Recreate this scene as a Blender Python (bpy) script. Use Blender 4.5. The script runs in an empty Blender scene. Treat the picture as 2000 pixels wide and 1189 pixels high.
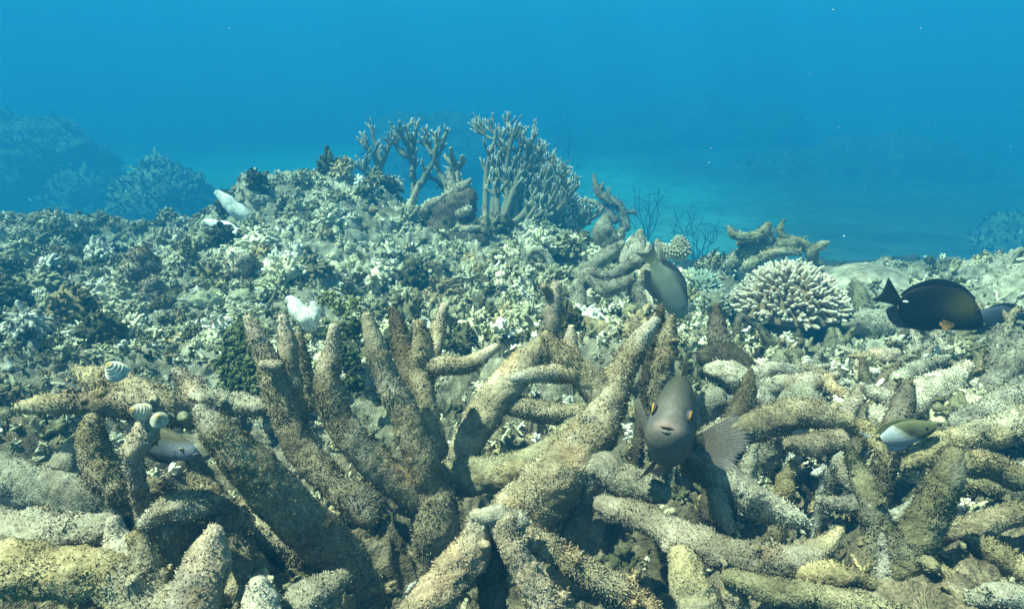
import bpy, bmesh, math, random
import numpy as np
from mathutils import Vector, Matrix
R = math.radians
rng = np.random.default_rng(7)
random.seed(7)
scene = bpy.context.scene
C = scene.collection

# ------------------------------------------------------------------ camera, world, sun, exposure
PITCH = R(20.0)
FPX = 1235.0                                   # focal length in pixels of the 2000 px wide photograph
cam_d = bpy.data.cameras.new('camera'); cam = bpy.data.objects.new('camera', cam_d); C.objects.link(cam)
cam.location = (0, 0, 0); cam.rotation_euler = (math.pi/2 - PITCH, 0, 0)
cam_d.sensor_fit = 'HORIZONTAL'; cam_d.sensor_width = 36.0; cam_d.lens = 36.0*FPX/2000.0
cam_d.clip_start = 0.01; cam_d.clip_end = 400
scene.camera = cam

SUN_DIR = Vector((-0.42, -0.10, 0.90)).normalized()      # towards the sun
SUN_EL = math.asin(SUN_DIR.z); SUN_AZ = math.atan2(SUN_DIR.x, SUN_DIR.y)
w = bpy.data.worlds.new('World'); scene.world = w; w.use_nodes = True
nt = w.node_tree; nt.nodes.clear()
sky = nt.nodes.new('ShaderNodeTexSky'); sky.sky_type = 'NISHITA'; sky.sun_disc = False
sky.sun_elevation = SUN_EL; sky.sun_rotation = SUN_AZ
bg = nt.nodes.new('ShaderNodeBackground'); bg.inputs['Strength'].default_value = 0.08
wo = nt.nodes.new('ShaderNodeOutputWorld')
wb = nt.nodes.new('ShaderNodeVectorMath'); wb.operation = 'MULTIPLY'; wb.inputs[1].default_value = (1.0, .82, .52)   # warm white-balance tint on the sky light
nt.links.new(sky.outputs[0], wb.inputs[0]); nt.links.new(wb.outputs[0], bg.inputs[0]); nt.links.new(bg.outputs[0], wo.inputs[0])
sd = bpy.data.lights.new('sun', 'SUN'); sd.energy = 5.0; sd.angle = R(0.5); sd.color = (1.0, 0.81, 0.61)
so = bpy.data.objects.new('sun', sd); C.objects.link(so)
so.rotation_euler = SUN_DIR.to_track_quat('Z', 'Y').to_euler()
scene.view_settings.view_transform = 'Standard'; scene.view_settings.look = 'None'
scene.view_settings.exposure = 2.25; scene.view_settings.gamma = 1.0
scene.render.engine = 'CYCLES'
scene.cycles.use_denoising = True
scene.cycles.volume_bounces = 1
scene.cycles.max_bounces = 6; scene.cycles.diffuse_bounces = 3; scene.cycles.transparent_max_bounces = 12

# ------------------------------------------------------------------ helpers
CP, SP = math.cos(PITCH), math.sin(PITCH)
def P(px, py, d):
    u = (px-1000.0)/FPX; v = (594.5-py)/FPX
    return np.array((u*d, d*(CP+v*SP), d*(-SP+v*CP)))

def _hash(ix, iy, iz, seed):
    h = (ix.astype(np.int64)*374761393 + iy.astype(np.int64)*668265263 + iz.astype(np.int64)*2147483647 + seed*974634777) & 0xffffffff
    h = ((h ^ (h >> 13))*1274126177) & 0xffffffff
    h = (h ^ (h >> 16)) & 0xffffff
    return h.astype(np.float32)/float(0xffffff)
def vnoise(p, seed=0):
    """value noise, -1..1, p (n,3)"""
    f = np.floor(p); t = (p-f).astype(np.float32); f = f.astype(np.int64)
    t = t*t*t*(t*(t*6-15)+10)
    x, y, z = f[:, 0], f[:, 1], f[:, 2]; tx, ty, tz = t[:, 0], t[:, 1], t[:, 2]
    def L(a, b, k): return a+(b-a)*k
    c = [[[_hash(x+i, y+j, z+k, seed) for k in (0, 1)] for j in (0, 1)] for i in (0, 1)]
    r = L(L(L(c[0][0][0], c[1][0][0], tx), L(c[0][1][0], c[1][1][0], tx), ty),
          L(L(c[0][0][1], c[1][0][1], tx), L(c[0][1][1], c[1][1][1], tx), ty), tz)
    return r*2-1
def fbm(p, oct=3, seed=0, gain=.5):
    a = 1.0; s = 0; tot = 0; q = p
    for o in range(oct):
        s = s+a*vnoise(q, seed+o*17); tot += a; a *= gain; q = q*2.03+11.3
    return s/tot
def ridged(p, oct=3, seed=0):
    a = 1.0; s = 0; tot = 0; q = p
    for o in range(oct):
        s = s+a*(1-2*np.abs(vnoise(q, seed+o*31))); tot += a; a *= .5; q = q*2.1+5.1
    return s/tot

def unit(v):
    return v/np.maximum(np.linalg.norm(v, axis=-1, keepdims=True), 1e-9)

class MB:
    """collects vertices, faces (3 or 4 corners) and per-vertex colours"""
    def __init__(s): s.v = []; s.f3 = []; s.f4 = []; s.c = []; s.n = 0; s.soft = []
    def add(s, V, F, col, soft=None):
        V = np.asarray(V, dtype=np.float64).reshape(-1, 3); F = np.asarray(F, dtype=np.int64)
        col = np.asarray(col, dtype=np.float32)
        if col.ndim == 1: col = np.tile(col[None, :3], (len(V), 1))
        if len(F):
            (s.f3 if F.shape[1] == 3 else s.f4).append(F+s.n)
        if soft is not None: s.soft.append((s.n, np.asarray(soft, np.float32)))
        s.v.append(V); s.c.append(col[:, :3]); s.n += len(V)
        return s
    def build(s, name, m, parent=None, loc=(0, 0, 0), smooth=True):
        V = np.concatenate(s.v)-np.asarray(loc)[None, :]
        f3 = np.concatenate(s.f3) if s.f3 else np.zeros((0, 3), np.int64)
        f4 = np.concatenate(s.f4) if s.f4 else np.zeros((0, 4), np.int64)
        me = bpy.data.meshes.new(name)
        me.vertices.add(len(V)); me.vertices.foreach_set('co', V.astype(np.float32).ravel())
        nl = f3.size+f4.size
        me.loops.add(nl); me.loops.foreach_set('vertex_index', np.concatenate((f3.ravel(), f4.ravel())).astype(np.int32))
        tot = np.concatenate((np.full(len(f3), 3), np.full(len(f4), 4))).astype(np.int32)
        st = np.concatenate(([0], np.cumsum(tot)[:-1])).astype(np.int32)
        me.polygons.add(len(tot)); me.polygons.foreach_set('loop_start', st); me.polygons.foreach_set('loop_total', tot)
        me.update(calc_edges=True)
        me.polygons.foreach_set('use_smooth', np.full(len(tot), smooth, dtype=bool))
        if s.soft:                       # turf shades with the surface it grows on
            vn = np.empty(len(V)*3, np.float32); me.vertex_normals.foreach_get('vector', vn); vn = vn.reshape(-1, 3)
            for k0, nn_ in s.soft: vn[k0:k0+len(nn_)] = unit(nn_*.85+vn[k0:k0+len(nn_)]*.35)
            me.normals_split_custom_set_from_vertices(vn)
        at = me.color_attributes.new('Col', 'FLOAT_COLOR', 'POINT')
        cc = np.concatenate(s.c); cc = np.concatenate((np.clip(cc, 0, 1), np.ones((len(cc), 1), np.float32)), 1)
        at.data.foreach_set('color', cc.astype(np.float32).ravel())
        me.materials.append(m)
        o = bpy.data.objects.new(name, me); C.objects.link(o)
        if parent is not None: o.parent = parent
        else: o.location = loc
        return o

def tag(o, label=None, cat=None, group=None, kind=None):
    if label: o['label'] = label
    if cat: o['category'] = cat
    if group: o['group'] = group
    if kind: o['kind'] = kind
    return o
def empty(name, loc, label, cat, group=None):
    o = bpy.data.objects.new(name, None); C.objects.link(o); o.location = tuple(loc); o.empty_display_size = .05
    return tag(o, label, cat, group)

# ------------------------------------------------------------------ materials
def coral_mat(name, fine=260.0, bump=0.35, dist=.004, rough=.92, speck=.35, spec=.12, coarse=60.0):
    m = bpy.data.materials.new(name); m.use_nodes = True; n = m.node_tree; N = n.nodes; L = n.links
    b = N['Principled BSDF']; b.inputs['Roughness'].default_value = rough
    b.inputs['Specular IOR Level'].default_value = spec
    a = N.new('ShaderNodeAttribute'); a.attribute_name = 'Col'
    tc = N.new('ShaderNodeNewGeometry')
    n1 = N.new('ShaderNodeTexNoise'); n1.inputs['Scale'].default_value = fine; n1.inputs['Detail'].default_value = 3
    n2 = N.new('ShaderNodeTexNoise'); n2.inputs['Scale'].default_value = coarse; n2.inputs['Detail'].default_value = 4
    L.new(tc.outputs['Position'], n1.inputs['Vector']); L.new(tc.outputs['Position'], n2.inputs['Vector'])
    mr = N.new('ShaderNodeMapRange'); mr.inputs[1].default_value = .35; mr.inputs[2].default_value = .68
    mr.inputs[3].default_value = 1-speck; mr.inputs[4].default_value = 1+speck*1.1
    L.new(n1.outputs[0], mr.inputs[0])
    mr2 = N.new('ShaderNodeMapRange'); mr2.inputs[1].default_value = .3; mr2.inputs[2].default_value = .7
    mr2.inputs[3].default_value = 1-speck*.8; mr2.inputs[4].default_value = 1+speck*.8
    L.new(n2.outputs[0], mr2.inputs[0])
    mu = N.new('ShaderNodeMath'); mu.operation = 'MULTIPLY'; L.new(mr.outputs[0], mu.inputs[0]); L.new(mr2.outputs[0], mu.inputs[1])
    vm = N.new('ShaderNodeVectorMath'); vm.operation = 'SCALE'; L.new(a.outputs['Color'], vm.inputs[0]); L.new(mu.outputs[0], vm.inputs['Scale'])
    L.new(vm.outputs[0], b.inputs['Base Color'])
    ad = N.new('ShaderNodeMath'); ad.operation = 'ADD'; L.new(n1.outputs[0], ad.inputs[0]); L.new(n2.outputs[0], ad.inputs[1])
    bp = N.new('ShaderNodeBump'); bp.inputs['Strength'].default_value = bump; bp.inputs['Distance'].default_value = dist
    L.new(ad.outputs[0], bp.inputs['Height']); L.new(bp.outputs[0], b.inputs['Normal'])
    return m
M_FUZZ = coral_mat('algae_covered_coral', 420, .6, .004, speck=.22, spec=.05)
M_DEAD = coral_mat('dead_coral_crust', 300, .8, .006, speck=.4, spec=.08, coarse=45)
M_FAR = coral_mat('reef_rock', 120, .9, .015, speck=.45, spec=.05, coarse=22)
M_LIVE = coral_mat('live_coral', 350, .35, .002, speck=.22, spec=.2)
M_SAND = coral_mat('sand', 60, .4, .01, speck=.12, spec=.05, coarse=3)
M_FISH = coral_mat('fish_skin', 500, .08, .0006, rough=.55, speck=.10, spec=.12, coarse=90)
def _scales(m):
    n = m.node_tree; N = n.nodes; L = n.links; b = N['Principled BSDF']; vo = N.new('ShaderNodeTexVoronoi'); vo.inputs['Scale'].default_value = 520; tc = N.new('ShaderNodeTexCoord')
    L.new(tc.outputs['Object'], vo.inputs['Vector']); bp = N.new('ShaderNodeBump'); bp.inputs['Strength'].default_value = .35; bp.inputs['Distance'].default_value = .0005; bp.invert = True
    L.new(vo.outputs['Distance'], bp.inputs['Height']); old = b.inputs['Normal'].links[0].from_socket; L.new(old, bp.inputs['Normal']); L.new(bp.outputs[0], b.inputs['Normal'])
_scales(M_FISH)
M_FIN = coral_mat('fish_fin', 300, .1, .0006, rough=.5, speck=.12, spec=.35)
def _sheer(m, a):
    n = m.node_tree; N = n.nodes; L = n.links; N['Principled BSDF'].inputs['Alpha'].default_value = a
M_VEIL = coral_mat('sheer_fin', 300, .1, .0006, rough=.5, speck=.12, spec=.3); _sheer(M_VEIL, .62)
M_SHELL = coral_mat('shell', 500, .2, .001, rough=.5, speck=.1, spec=.4)
def glossy_mat(name, col, rough=.08):
    m = bpy.data.materials.new(name); m.use_nodes = True; b = m.node_tree.nodes['Principled BSDF']
    b.inputs['Base Color'].default_value = (*col, 1); b.inputs['Roughness'].default_value = rough; b.inputs['Specular IOR Level'].default_value = .6
    return m
M_PUPIL = glossy_mat('pupil', (.004, .005, .012))

# ------------------------------------------------------------------ geometry makers
def catmull(pts, n):
    """pts (k,m) -> n samples along a Catmull-Rom curve"""
    p = np.asarray(pts, float)
    if len(p) == 2: p = np.array([p[0], (p[0]+p[1])/2, p[1]])
    q = np.vstack((2*p[0]-p[1], p, 2*p[-1]-p[-2]))
    seg = np.linalg.norm(np.diff(p[:, :3], axis=0), axis=1); cum = np.concatenate(([0], np.cumsum(seg)))
    s = np.linspace(0, cum[-1], n); i = np.clip(np.searchsorted(cum, s, side='right')-1, 0, len(p)-2)
    t = ((s-cum[i])/np.maximum(seg[i], 1e-9))[:, None]
    a, b, c, d = q[i], q[i+1], q[i+2], q[i+3]
    return .5*((2*b)+(-a+c)*t+(2*a-5*b+4*c-d)*t*t+(-a+3*b-3*c+d)*t**3)

def tube_surface(pts, seg=20, step=.006, rough=.12, rscale=None, seed=0, cap0=True, cap1=True, fine=.05):
    """pts rows (x,y,z,r), first = tip. returns V,F,N,u(0..1 along)"""
    pts = np.asarray(pts, float)
    L = np.linalg.norm(np.diff(pts[:, :3], axis=0), axis=1).sum()
    n = max(4, int(L/step)+1)
    c = catmull(pts, n); ctr = c[:, :3]; r = np.maximum(c[:, 3], pts[:, 3].min()*.7)
    tan = unit(np.gradient(ctr, axis=0))
    # parallel transport
    up = np.array((0, 0, 1.)) if abs(tan[0][2]) < .9 else np.array((1., 0, 0))
    a = unit(np.cross(tan[0], up)); A = [a]
    for i in range(1, n):
        a = a-tan[i]*np.dot(a, tan[i]); a = a/np.linalg.norm(a); A.append(a)
    A = np.array(A); B = np.cross(tan, A)
    # end caps as extra rings
    rings_c = [ctr]; rings_r = [r]; rings_A = [A]; rings_B = [B]; rings_T = [np.zeros(n)]
    def cap(i, sgn):
        k = 4; ang = np.linspace(0, math.pi/2, k+1)[1:]
        cc = ctr[i][None]+sgn*tan[i][None]*(np.sin(ang)*r[i]*.9)[:, None]
        return cc, np.maximum(np.cos(ang)*r[i], r[i]*.03), np.repeat(A[i][None], k, 0), np.repeat(B[i][None], k, 0), sgn*np.sin(ang)
    if cap0:
        cc, rr, aa, bb, tt = cap(0, -1); rings_c.insert(0, cc[::-1]); rings_r.insert(0, rr[::-1]); rings_A.insert(0, aa); rings_B.insert(0, bb); rings_T.insert(0, tt[::-1])
    if cap1:
        cc, rr, aa, bb, tt = cap(-1, 1); rings_c.append(cc); rings_r.append(rr); rings_A.append(aa); rings_B.append(bb); rings_T.append(tt)
    ctr2 = np.concatenate(rings_c); r2 = np.concatenate(rings_r); A2 = np.concatenate(rings_A); B2 = np.concatenate(rings_B); T2 = np.concatenate(rings_T)
    nn = len(ctr2)
    TT = np.concatenate((np.repeat(tan[:1], 4, 0) if cap0 else tan[:0], tan, np.repeat(tan[-1:], 4, 0) if cap1 else tan[:0]))
    th = np.linspace(0, 2*math.pi, seg, endpoint=False)
    dirs = A2[:, None, :]*np.cos(th)[None, :, None]+B2[:, None, :]*np.sin(th)[None, :, None]
    Nn = unit(dirs*np.sqrt(np.maximum(1-T2**2, .0))[:, None, None]+TT[:, None, :]*T2[:, None, None])
    V = ctr2[:, None, :]+dirs*r2[:, None, None]
    V = V.reshape(-1, 3); Nn = Nn.reshape(-1, 3)
    rm = float(np.mean(r)); sc = rscale or 1.0/(rm*1.3)
    rr = np.repeat(np.maximum(r2, rm*.5), seg)
    dsp = fbm(V*sc, 2, seed)*rough*rr + fbm(V*sc*4.5, 2, seed+5)*fine*rr*1.6
    V = V+Nn*dsp[:, None]
    i = np.arange(nn-1)[:, None]*seg; j = np.arange(seg)[None, :]; j2 = (j+1) % seg
    F = np.stack((i+j, i+j2, i+seg+j2, i+seg+j), -1).reshape(-1, 4)
    u = np.repeat(np.clip(np.arange(nn)/max(nn-1, 1), 0, 1), seg)
    return V, F, Nn, u, nn, seg

def fuzz(mb, V, N, nn, seg, count, length=.005, width=.0016, colfn=None, seed=0, lift=.35):
    """small curled algae blades rooted on a tube/patch grid (nn rings x seg)"""
    g = np.random.default_rng(seed+99)
    Vg = V.reshape(nn, seg, 3); Ng = N.reshape(nn, seg, 3)
    # area weighting of rings
    e = np.linalg.norm(np.roll(Vg, -1, 1)-Vg, axis=2).sum(1); l = np.linalg.norm(np.diff(Vg.mean(1), axis=0), axis=1)
    wgt = (e[:-1]+e[1:])*np.maximum(l, 1e-5); wgt /= wgt.sum()
    i = g.choice(nn-1, count, p=wgt); j = g.integers(0, seg, count); a = g.random(count)[:, None]; b = g.random(count)[:, None]
    j2 = (j+1) % seg
    p = (Vg[i, j]*(1-a)+Vg[i+1, j]*a)*(1-b)+(Vg[i, j2]*(1-a)+Vg[i+1, j2]*a)*b
    nrm = unit(Ng[i, j]+Ng[i+1, j2])
    blades(mb, p, nrm, length, width, colfn, g, lift)
def blades(mb, p, nrm, length, width, colfn, g, lift=.35):
    count = len(p)
    rnd = unit(g.normal(size=(count, 3)))
    tang = unit(np.cross(nrm, rnd))
    ln = length*(.45+1.1*g.random(count)**1.5)[:, None]
    # patchy length
    ln = ln*(.75+.6*np.clip(vnoise(p*45.0, 3)[:, None], -1, 1))
    wd = width*(.6+.9*g.random(count))[:, None]
    d1 = unit(nrm*(lift+.5*g.random(count)[:, None])+tang*(g.random(count)[:, None]*1.1))
    side = unit(np.cross(d1, unit(g.normal(size=(count, 3)))))
    d2 = unit(d1+unit(g.normal(size=(count, 3)))*.8)
    p0 = p-nrm*.0008; pm = p0+d1*ln*.55; pt = pm+d2*ln*.5
    q = np.stack((p0-side*wd*.5, p0+side*wd*.5, pm+side*wd*.75, pm-side*wd*.75, pt+side*wd*.35, pt-side*wd*.35), 1).reshape(-1, 3)
    k = np.arange(count)[:, None]*6
    F = np.concatenate((k+np.array([[0, 1, 2, 3]]), k+np.array([[3, 2, 4, 5]])), 0)
    fn = np.cross(q[F[:, 1]]-q[F[:, 0]], q[F[:, 2]]-q[F[:, 0]]); fl = (fn*np.concatenate((nrm, nrm))).sum(1) < 0
    F[fl] = F[fl][:, ::-1]
    col = colfn(p, g, nrm)
    c6 = np.repeat(col[:, None, :], 6, 1).copy(); c6[:, 4:] *= 1.22; c6[:, :2] *= 1.0
    mb.add(q, F, c6.reshape(-1, 3), np.repeat(nrm[:, None, :], 6, 1).reshape(-1, 3))

def mixc(a, b, t):
    a = np.asarray(a, float); b = np.asarray(b, float); t = np.asarray(t)[..., None]
    return a*(1-t)+b*t
PAL = {   # dark, mid, light
 'brown': ((.11, .088, .050), (.31, .258, .165), (.58, .51, .37)),
 'pink':  ((.115, .088, .056), (.33, .268, .185), (.62, .53, .41)),
 'gold':  ((.105, .082, .042), (.32, .265, .145), (.56, .48, .31)),
 'grey':  ((.090, .082, .058), (.28, .26, .195), (.50, .475, .38)),
 'dark':  ((.048, .038, .024), (.135, .110, .070), (.28, .245, .165)),
 'pale':  ((.18, .155, .11), (.42, .38, .29), (.66, .61, .49)),
 'white': ((.40, .38, .32), (.68, .66, .58), (.86, .85, .80)),
 'olive': ((.080, .070, .038), (.22, .198, .115), (.44, .40, .27)),
}
def palfn(key, bias=0.0, tip=None):
    d, m, l = [np.array(x) for x in PAL[key]]
    def f(p, g, nrm=None):
        t = np.clip(.45+bias+.24*vnoise(p*38.0, 8)+.16*vnoise(p*13.0, 9)+g.normal(size=len(p))*.105, 0, 1)
        c = np.where((t < .5)[:, None], mixc(d, m, np.clip(t*2, 0, 1)), mixc(m, l, np.clip(t*2-1, 0, 1)))
        pk = np.clip((vnoise(p*15.0, 31)+.35*vnoise(p*55.0, 32)-.42)*3.0, 0, .75)       # rosy and ochre crust patches
        c = c*(1-pk[:, None])+(c*np.array((1.14, .97, .85)))*pk[:, None]
        pg = np.clip((vnoise(p*11.0+7, 33)+.4*vnoise(p*47.0, 34)-.45)*3.0, 0, .8)          # grey bare skeleton patches
        c = c*(1-pg[:, None])+(c*.5+c.mean(1, keepdims=True)*np.array((.60, .58, .50)))*pg[:, None]
        if tip is not None:      # tip: (point, radius, key)
            tp, tr, tk = tip; dd, mm, ll = [np.array(x) for x in PAL[tk]]
            k = np.clip(1-np.linalg.norm(p-tp[None], axis=1)/tr, 0, 1)**.6
            c = c*(1-k[:, None])+mixc(mm, ll, t)*k[:, None]
        return c
    return f
_seed = [100]
def px_pts(pts): return np.array([[*P(a, b, d), r*d/FPX] for (a, b, d, r) in pts])
def add_branch(mb, pts4, pal='brown', fz=1.0, bias=0, tip=None, seg=None, step=None, rough=.26, fine=.09, flen=1.0, cap1=True, knobs=1.0, thin=1.0):
    """pts4 rows (x,y,z,r) tip first"""
    _seed[0] += 1; s = _seed[0]
    pts4 = pts4.copy(); pts4[:, 3] *= .88 if fz > .9 else .95; pts4[:, 3] *= thin; pts4[0, 3] *= .78
    rm = pts4[:, 3].mean(); dist = max(.3, np.linalg.norm(pts4[:, :3], axis=1).mean())
    seg = seg or int(np.clip(2*math.pi*rm/(dist*.0032), 10, 44))
    step = step or max(.003, dist*.0042)
    V, F, N, u, nn, sg = tube_surface(pts4, seg, step, rough, seed=s, cap1=cap1, fine=fine)
    g = np.random.default_rng(s)
    tp = None
    if tip: tp = (pts4[0, :3], pts4[:, 3].mean()*3.0*tip[1], tip[0])
    cf = palfn(pal, bias-.08, tp)
    mb.add(V, F, cf(V, g))
    if knobs and fz > .9 and len(pts4) > 2:                 # worn side knobs and broken twig stumps
        cc = catmull(pts4, 30); Lb = np.linalg.norm(np.diff(pts4[:, :3], axis=0), axis=1).sum()
        for _ in range(int(knobs*Lb/(rm*3.5))):
            k = int(g.integers(3, 28)); tn = unit(cc[k, :3]-cc[k-1, :3]); sd_ = unit(np.cross(tn, g.normal(size=3))); r_ = cc[k, 3]; h_ = r_*(.9+.55*g.random()); kr = r_*(.22+.25*g.random())
            q = np.array([[*(cc[k, :3]+sd_*h_-tn*r_*.35), kr*.7], [*(cc[k, :3]+sd_*r_*.6-tn*r_*.1), kr], [*cc[k, :3], kr*1.1]])
            v, f, n_, u_, a_, b_ = tube_surface(q, 12, kr*.5, .25, seed=s+k, cap1=False); mb.add(v, f, cf(v, g)); fuzz(mb, v, n_, a_, b_, 160, max(.0042, dist/632*3)*flen, max(.0008, dist/632*.75), palfn(pal, bias+.05, tp), s+k)
    if fz > 0:
        L = np.linalg.norm(np.diff(pts4[:, :3], axis=0), axis=1).sum()
        area = L*2*math.pi*rm
        px = dist/632.0                       # size of one render pixel there
        wd = max(.0007, px*.6); ln = max(.0030, px*3.0)*flen
        cnt = int(min(34000, fz*area/(wd*wd*4.2)))
        fuzz(mb, V, N, nn, sg, cnt, ln, wd, palfn(pal, bias+.05, tp), s)
    return V, N
def rooted(q):
    gz = float(ground(q[-1, 0], q[-1, 1])[0])-.03
    if q[-1, 2] > gz:
        e = q[-1].copy(); h = q[-1, 2]-gz; d = q[-1, :3]-q[-2, :3]; d[2] = 0; e[:3] += d/max(np.linalg.norm(d), 1e-6)*h*.25*min(1, np.linalg.norm(d)*30); e[2] = gz; return np.vstack((q, e))
    return q
def colony(name, label, cat, base, branches, mat=None, part='branch', group=None, **kw):
    """branches: list of lists of (px,py,depth,rpx) optionally (list, dict). One branch -> a single mesh."""
    mat = mat or M_FUZZ
    base = P(*base)
    single = len(branches) == 1
    par = None if single else empty(name, base, label, cat, group)
    for br in branches:
        k = dict(kw)
        if isinstance(br, tuple): br, e = br; k.update(e)
        mb = MB(); twigs = k.pop('twigs', []); root = k.pop('root', single)
        add_branch(mb, rooted(px_pts(br)) if root else px_pts(br), **k)
        for t in twigs: add_branch(mb, px_pts(t), **k)
        o = mb.build(name if single else part, mat, par, base)
        if single: tag(o, label, cat, group)
    return par

# ------------------------------------------------------------------ the reef bed (terrain)
GP = [  # photo x, photo y, depth : points on the reef surface between the big corals
 (-900,1189,.85),(-300,1189,.72),(200,1189,.68),(600,1189,.72),(1000,1189,.78),(1400,1189,.76),(1800,1189,.72),(2300,1189,.72),(2900,1189,.85),
 (-300,1000,.95),(100,1000,.98),(500,1050,.98),(900,1040,1.02),(1300,1040,1.0),(1700,1040,.95),(2100,1000,.9),(2500,1000,.9),
 (-300,850,1.2),(100,850,1.2),(500,850,1.3),(800,850,1.3),(1100,850,1.3),(1400,850,1.25),(1700,850,1.12),(2000,850,1.05),(2300,850,1.05),
 (-300,700,1.6),(50,700,1.55),(300,700,1.5),(550,700,1.6),(800,700,1.6),(1100,700,1.6),(1350,700,1.6),(1600,730,1.5),(1850,700,1.45),(2150,700,1.4),
 (-300,560,2.1),(50,560,2.15),(300,580,1.95),(550,560,2.1),(800,580,2.05),(1080,590,2.0),(1300,610,2.0),(1500,660,1.95),(1720,640,2.0),(1980,560,2.0),(2200,540,2.0),
 (0,480,2.7),(200,520,2.5),(405,505,2.5),(600,450,2.6),(800,480,2.6),(1000,520,2.6),(1200,520,2.5),(1400,595,2.5),(1600,605,2.5),
 (-300,430,3.2),(60,442,3.3),(200,460,3.2),(330,490,3.0),(405,486,2.85),(470,398,2.95),(590,364,3.0),(700,376,3.0),(800,420,3.1),(950,455,3.3),(1120,480,3.4),(1250,540,3.2),
]
gp = np.array([P(*g) for g in GP])
extra = []
for x in np.linspace(-7, 7, 15): extra += [(x, 4.6, -1.35), (x, 5.6, -1.95), (x, 7.2, -3.0)]
for x in (.7, 1.2, 1.8, 2.4, 3.0): extra += [(x, 3.6, -1.3), (x, 3.05, -.98)]
for y in (.2, 1.2, 2.2, 3.2): extra += [(-4.5, y, -.8), (4.5, y, -.8)]
for x in (-1.5, -.5, .5, 1.5): extra += [(x, -.3, -.66)]
gp = np.vstack((gp, np.array(extra)))
def _rbf(a, b): return np.sqrt(((a[:, None, :2]-b[None, :, :2])**2).sum(-1)+.02)
_K = _rbf(gp, gp)+np.eye(len(gp))*.02
_mean = gp[:, 2].mean(); _W = np.linalg.solve(_K, gp[:, 2]-_mean)
_TC = P(1545, 640, 1.98)
def ground(x, y):
    return ground0(x, y)-.10*np.exp(-((np.ravel(x)-_TC[0])**2+(np.ravel(y)-_TC[1]+.03)**2)/.15**2)
def ground0(x, y):
    q = np.stack((np.ravel(x), np.ravel(y)), 1); out = np.empty(len(q))
    for i in range(0, len(q), 20000): out[i:i+20000] = _rbf(q[i:i+20000], gp)@_W
    return out+_mean
def reef_disp(p):
    """rugged surface offset vector for reef points"""
    big = fbm(p*4.5, 2, 51); med = ridged(p*13.0, 3, 61); sm = ridged(p*42.0, 2, 71)
    z = .085*big+.042*med+.014*sm
    lat = np.stack((fbm(p*16.0+3, 2, 81), fbm(p*16.0+9, 2, 91), np.zeros(len(p))), 1)*.034
    return np.stack((lat[:, 0], lat[:, 1], z), 1)
def reef_colour(p, g):
    a = fbm(p*9.0, 3, 21); b = vnoise(p*60.0, 22); c = fbm(p*3.0, 2, 23)
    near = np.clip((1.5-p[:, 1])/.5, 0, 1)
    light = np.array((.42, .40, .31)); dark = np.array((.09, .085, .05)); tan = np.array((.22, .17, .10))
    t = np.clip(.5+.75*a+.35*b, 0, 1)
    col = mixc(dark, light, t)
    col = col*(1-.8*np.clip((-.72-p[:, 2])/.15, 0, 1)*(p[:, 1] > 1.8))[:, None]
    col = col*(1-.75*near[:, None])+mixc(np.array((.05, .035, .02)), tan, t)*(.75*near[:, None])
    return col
def build_reef():
    na, nr = 900, 760
    ang = np.linspace(R(-56), R(56), na); rad = np.exp(np.linspace(math.log(.38), math.log(7.6), nr))
    A, Q = np.meshgrid(ang, rad)
    X = Q*np.sin(A); Y = Q*np.cos(A)-.12
    Z = ground(X, Y)
    p = np.stack((X.ravel(), Y.ravel(), Z), 1)
    d = reef_disp(p); fade = np.clip((np.clip(p[:, 2]+2.6, 0, 1))*4, .15, 1)[:, None]
    q = p+d*fade
    i = np.arange(nr-1)[:, None]*na; j = np.arange(na-1)[None, :]
    F = np.stack((i+j, i+j+1, i+na+j+1, i+na+j), -1).reshape(-1, 4)
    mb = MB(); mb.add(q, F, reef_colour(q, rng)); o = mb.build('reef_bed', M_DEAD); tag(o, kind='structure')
build_reef()

# sea floor of sand, out to the horizon, gently rolling
def build_sand():
    na, nr = 220, 260
    ang = np.linspace(-math.pi, math.pi, na); rad = np.exp(np.linspace(math.log(.4), math.log(44), nr))
    A, Q = np.meshgrid(ang, rad); X = Q*np.sin(A); Y = Q*np.cos(A)
    p = np.stack((X.ravel(), Y.ravel(), np.zeros(X.size)), 1)
    z = -2.55+.2*fbm(p*.2, 2, 5)+.012*vnoise(p*3, 6)
    p[:, 2] = np.minimum(z, -2.3)
    i = np.arange(nr-1)[:, None]*na; j = np.arange(na-1)[None, :]
    F = np.stack((i+j+na, i+na+j+1, i+j+1, i+j), -1).reshape(-1, 4)[:, ::-1]
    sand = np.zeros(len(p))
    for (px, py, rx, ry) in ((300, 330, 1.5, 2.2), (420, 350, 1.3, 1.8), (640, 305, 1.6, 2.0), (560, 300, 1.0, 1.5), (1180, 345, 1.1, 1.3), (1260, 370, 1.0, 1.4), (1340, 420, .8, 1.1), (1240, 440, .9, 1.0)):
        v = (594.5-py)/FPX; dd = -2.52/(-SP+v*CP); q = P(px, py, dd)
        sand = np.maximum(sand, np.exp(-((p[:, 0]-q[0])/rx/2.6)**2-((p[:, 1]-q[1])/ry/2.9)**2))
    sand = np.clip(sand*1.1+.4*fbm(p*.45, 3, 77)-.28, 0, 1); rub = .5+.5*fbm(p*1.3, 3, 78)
    mb = MB(); mb.add(p, F, mixc(mixc((.03, .035, .03), (.14, .14, .09), rub), (.16, .38, .34), sand)); tag(mb.build('sea_floor', M_SAND), kind='structure')  # water tint painted into the sand: teal stands in for red lost underwater
build_sand()

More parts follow.
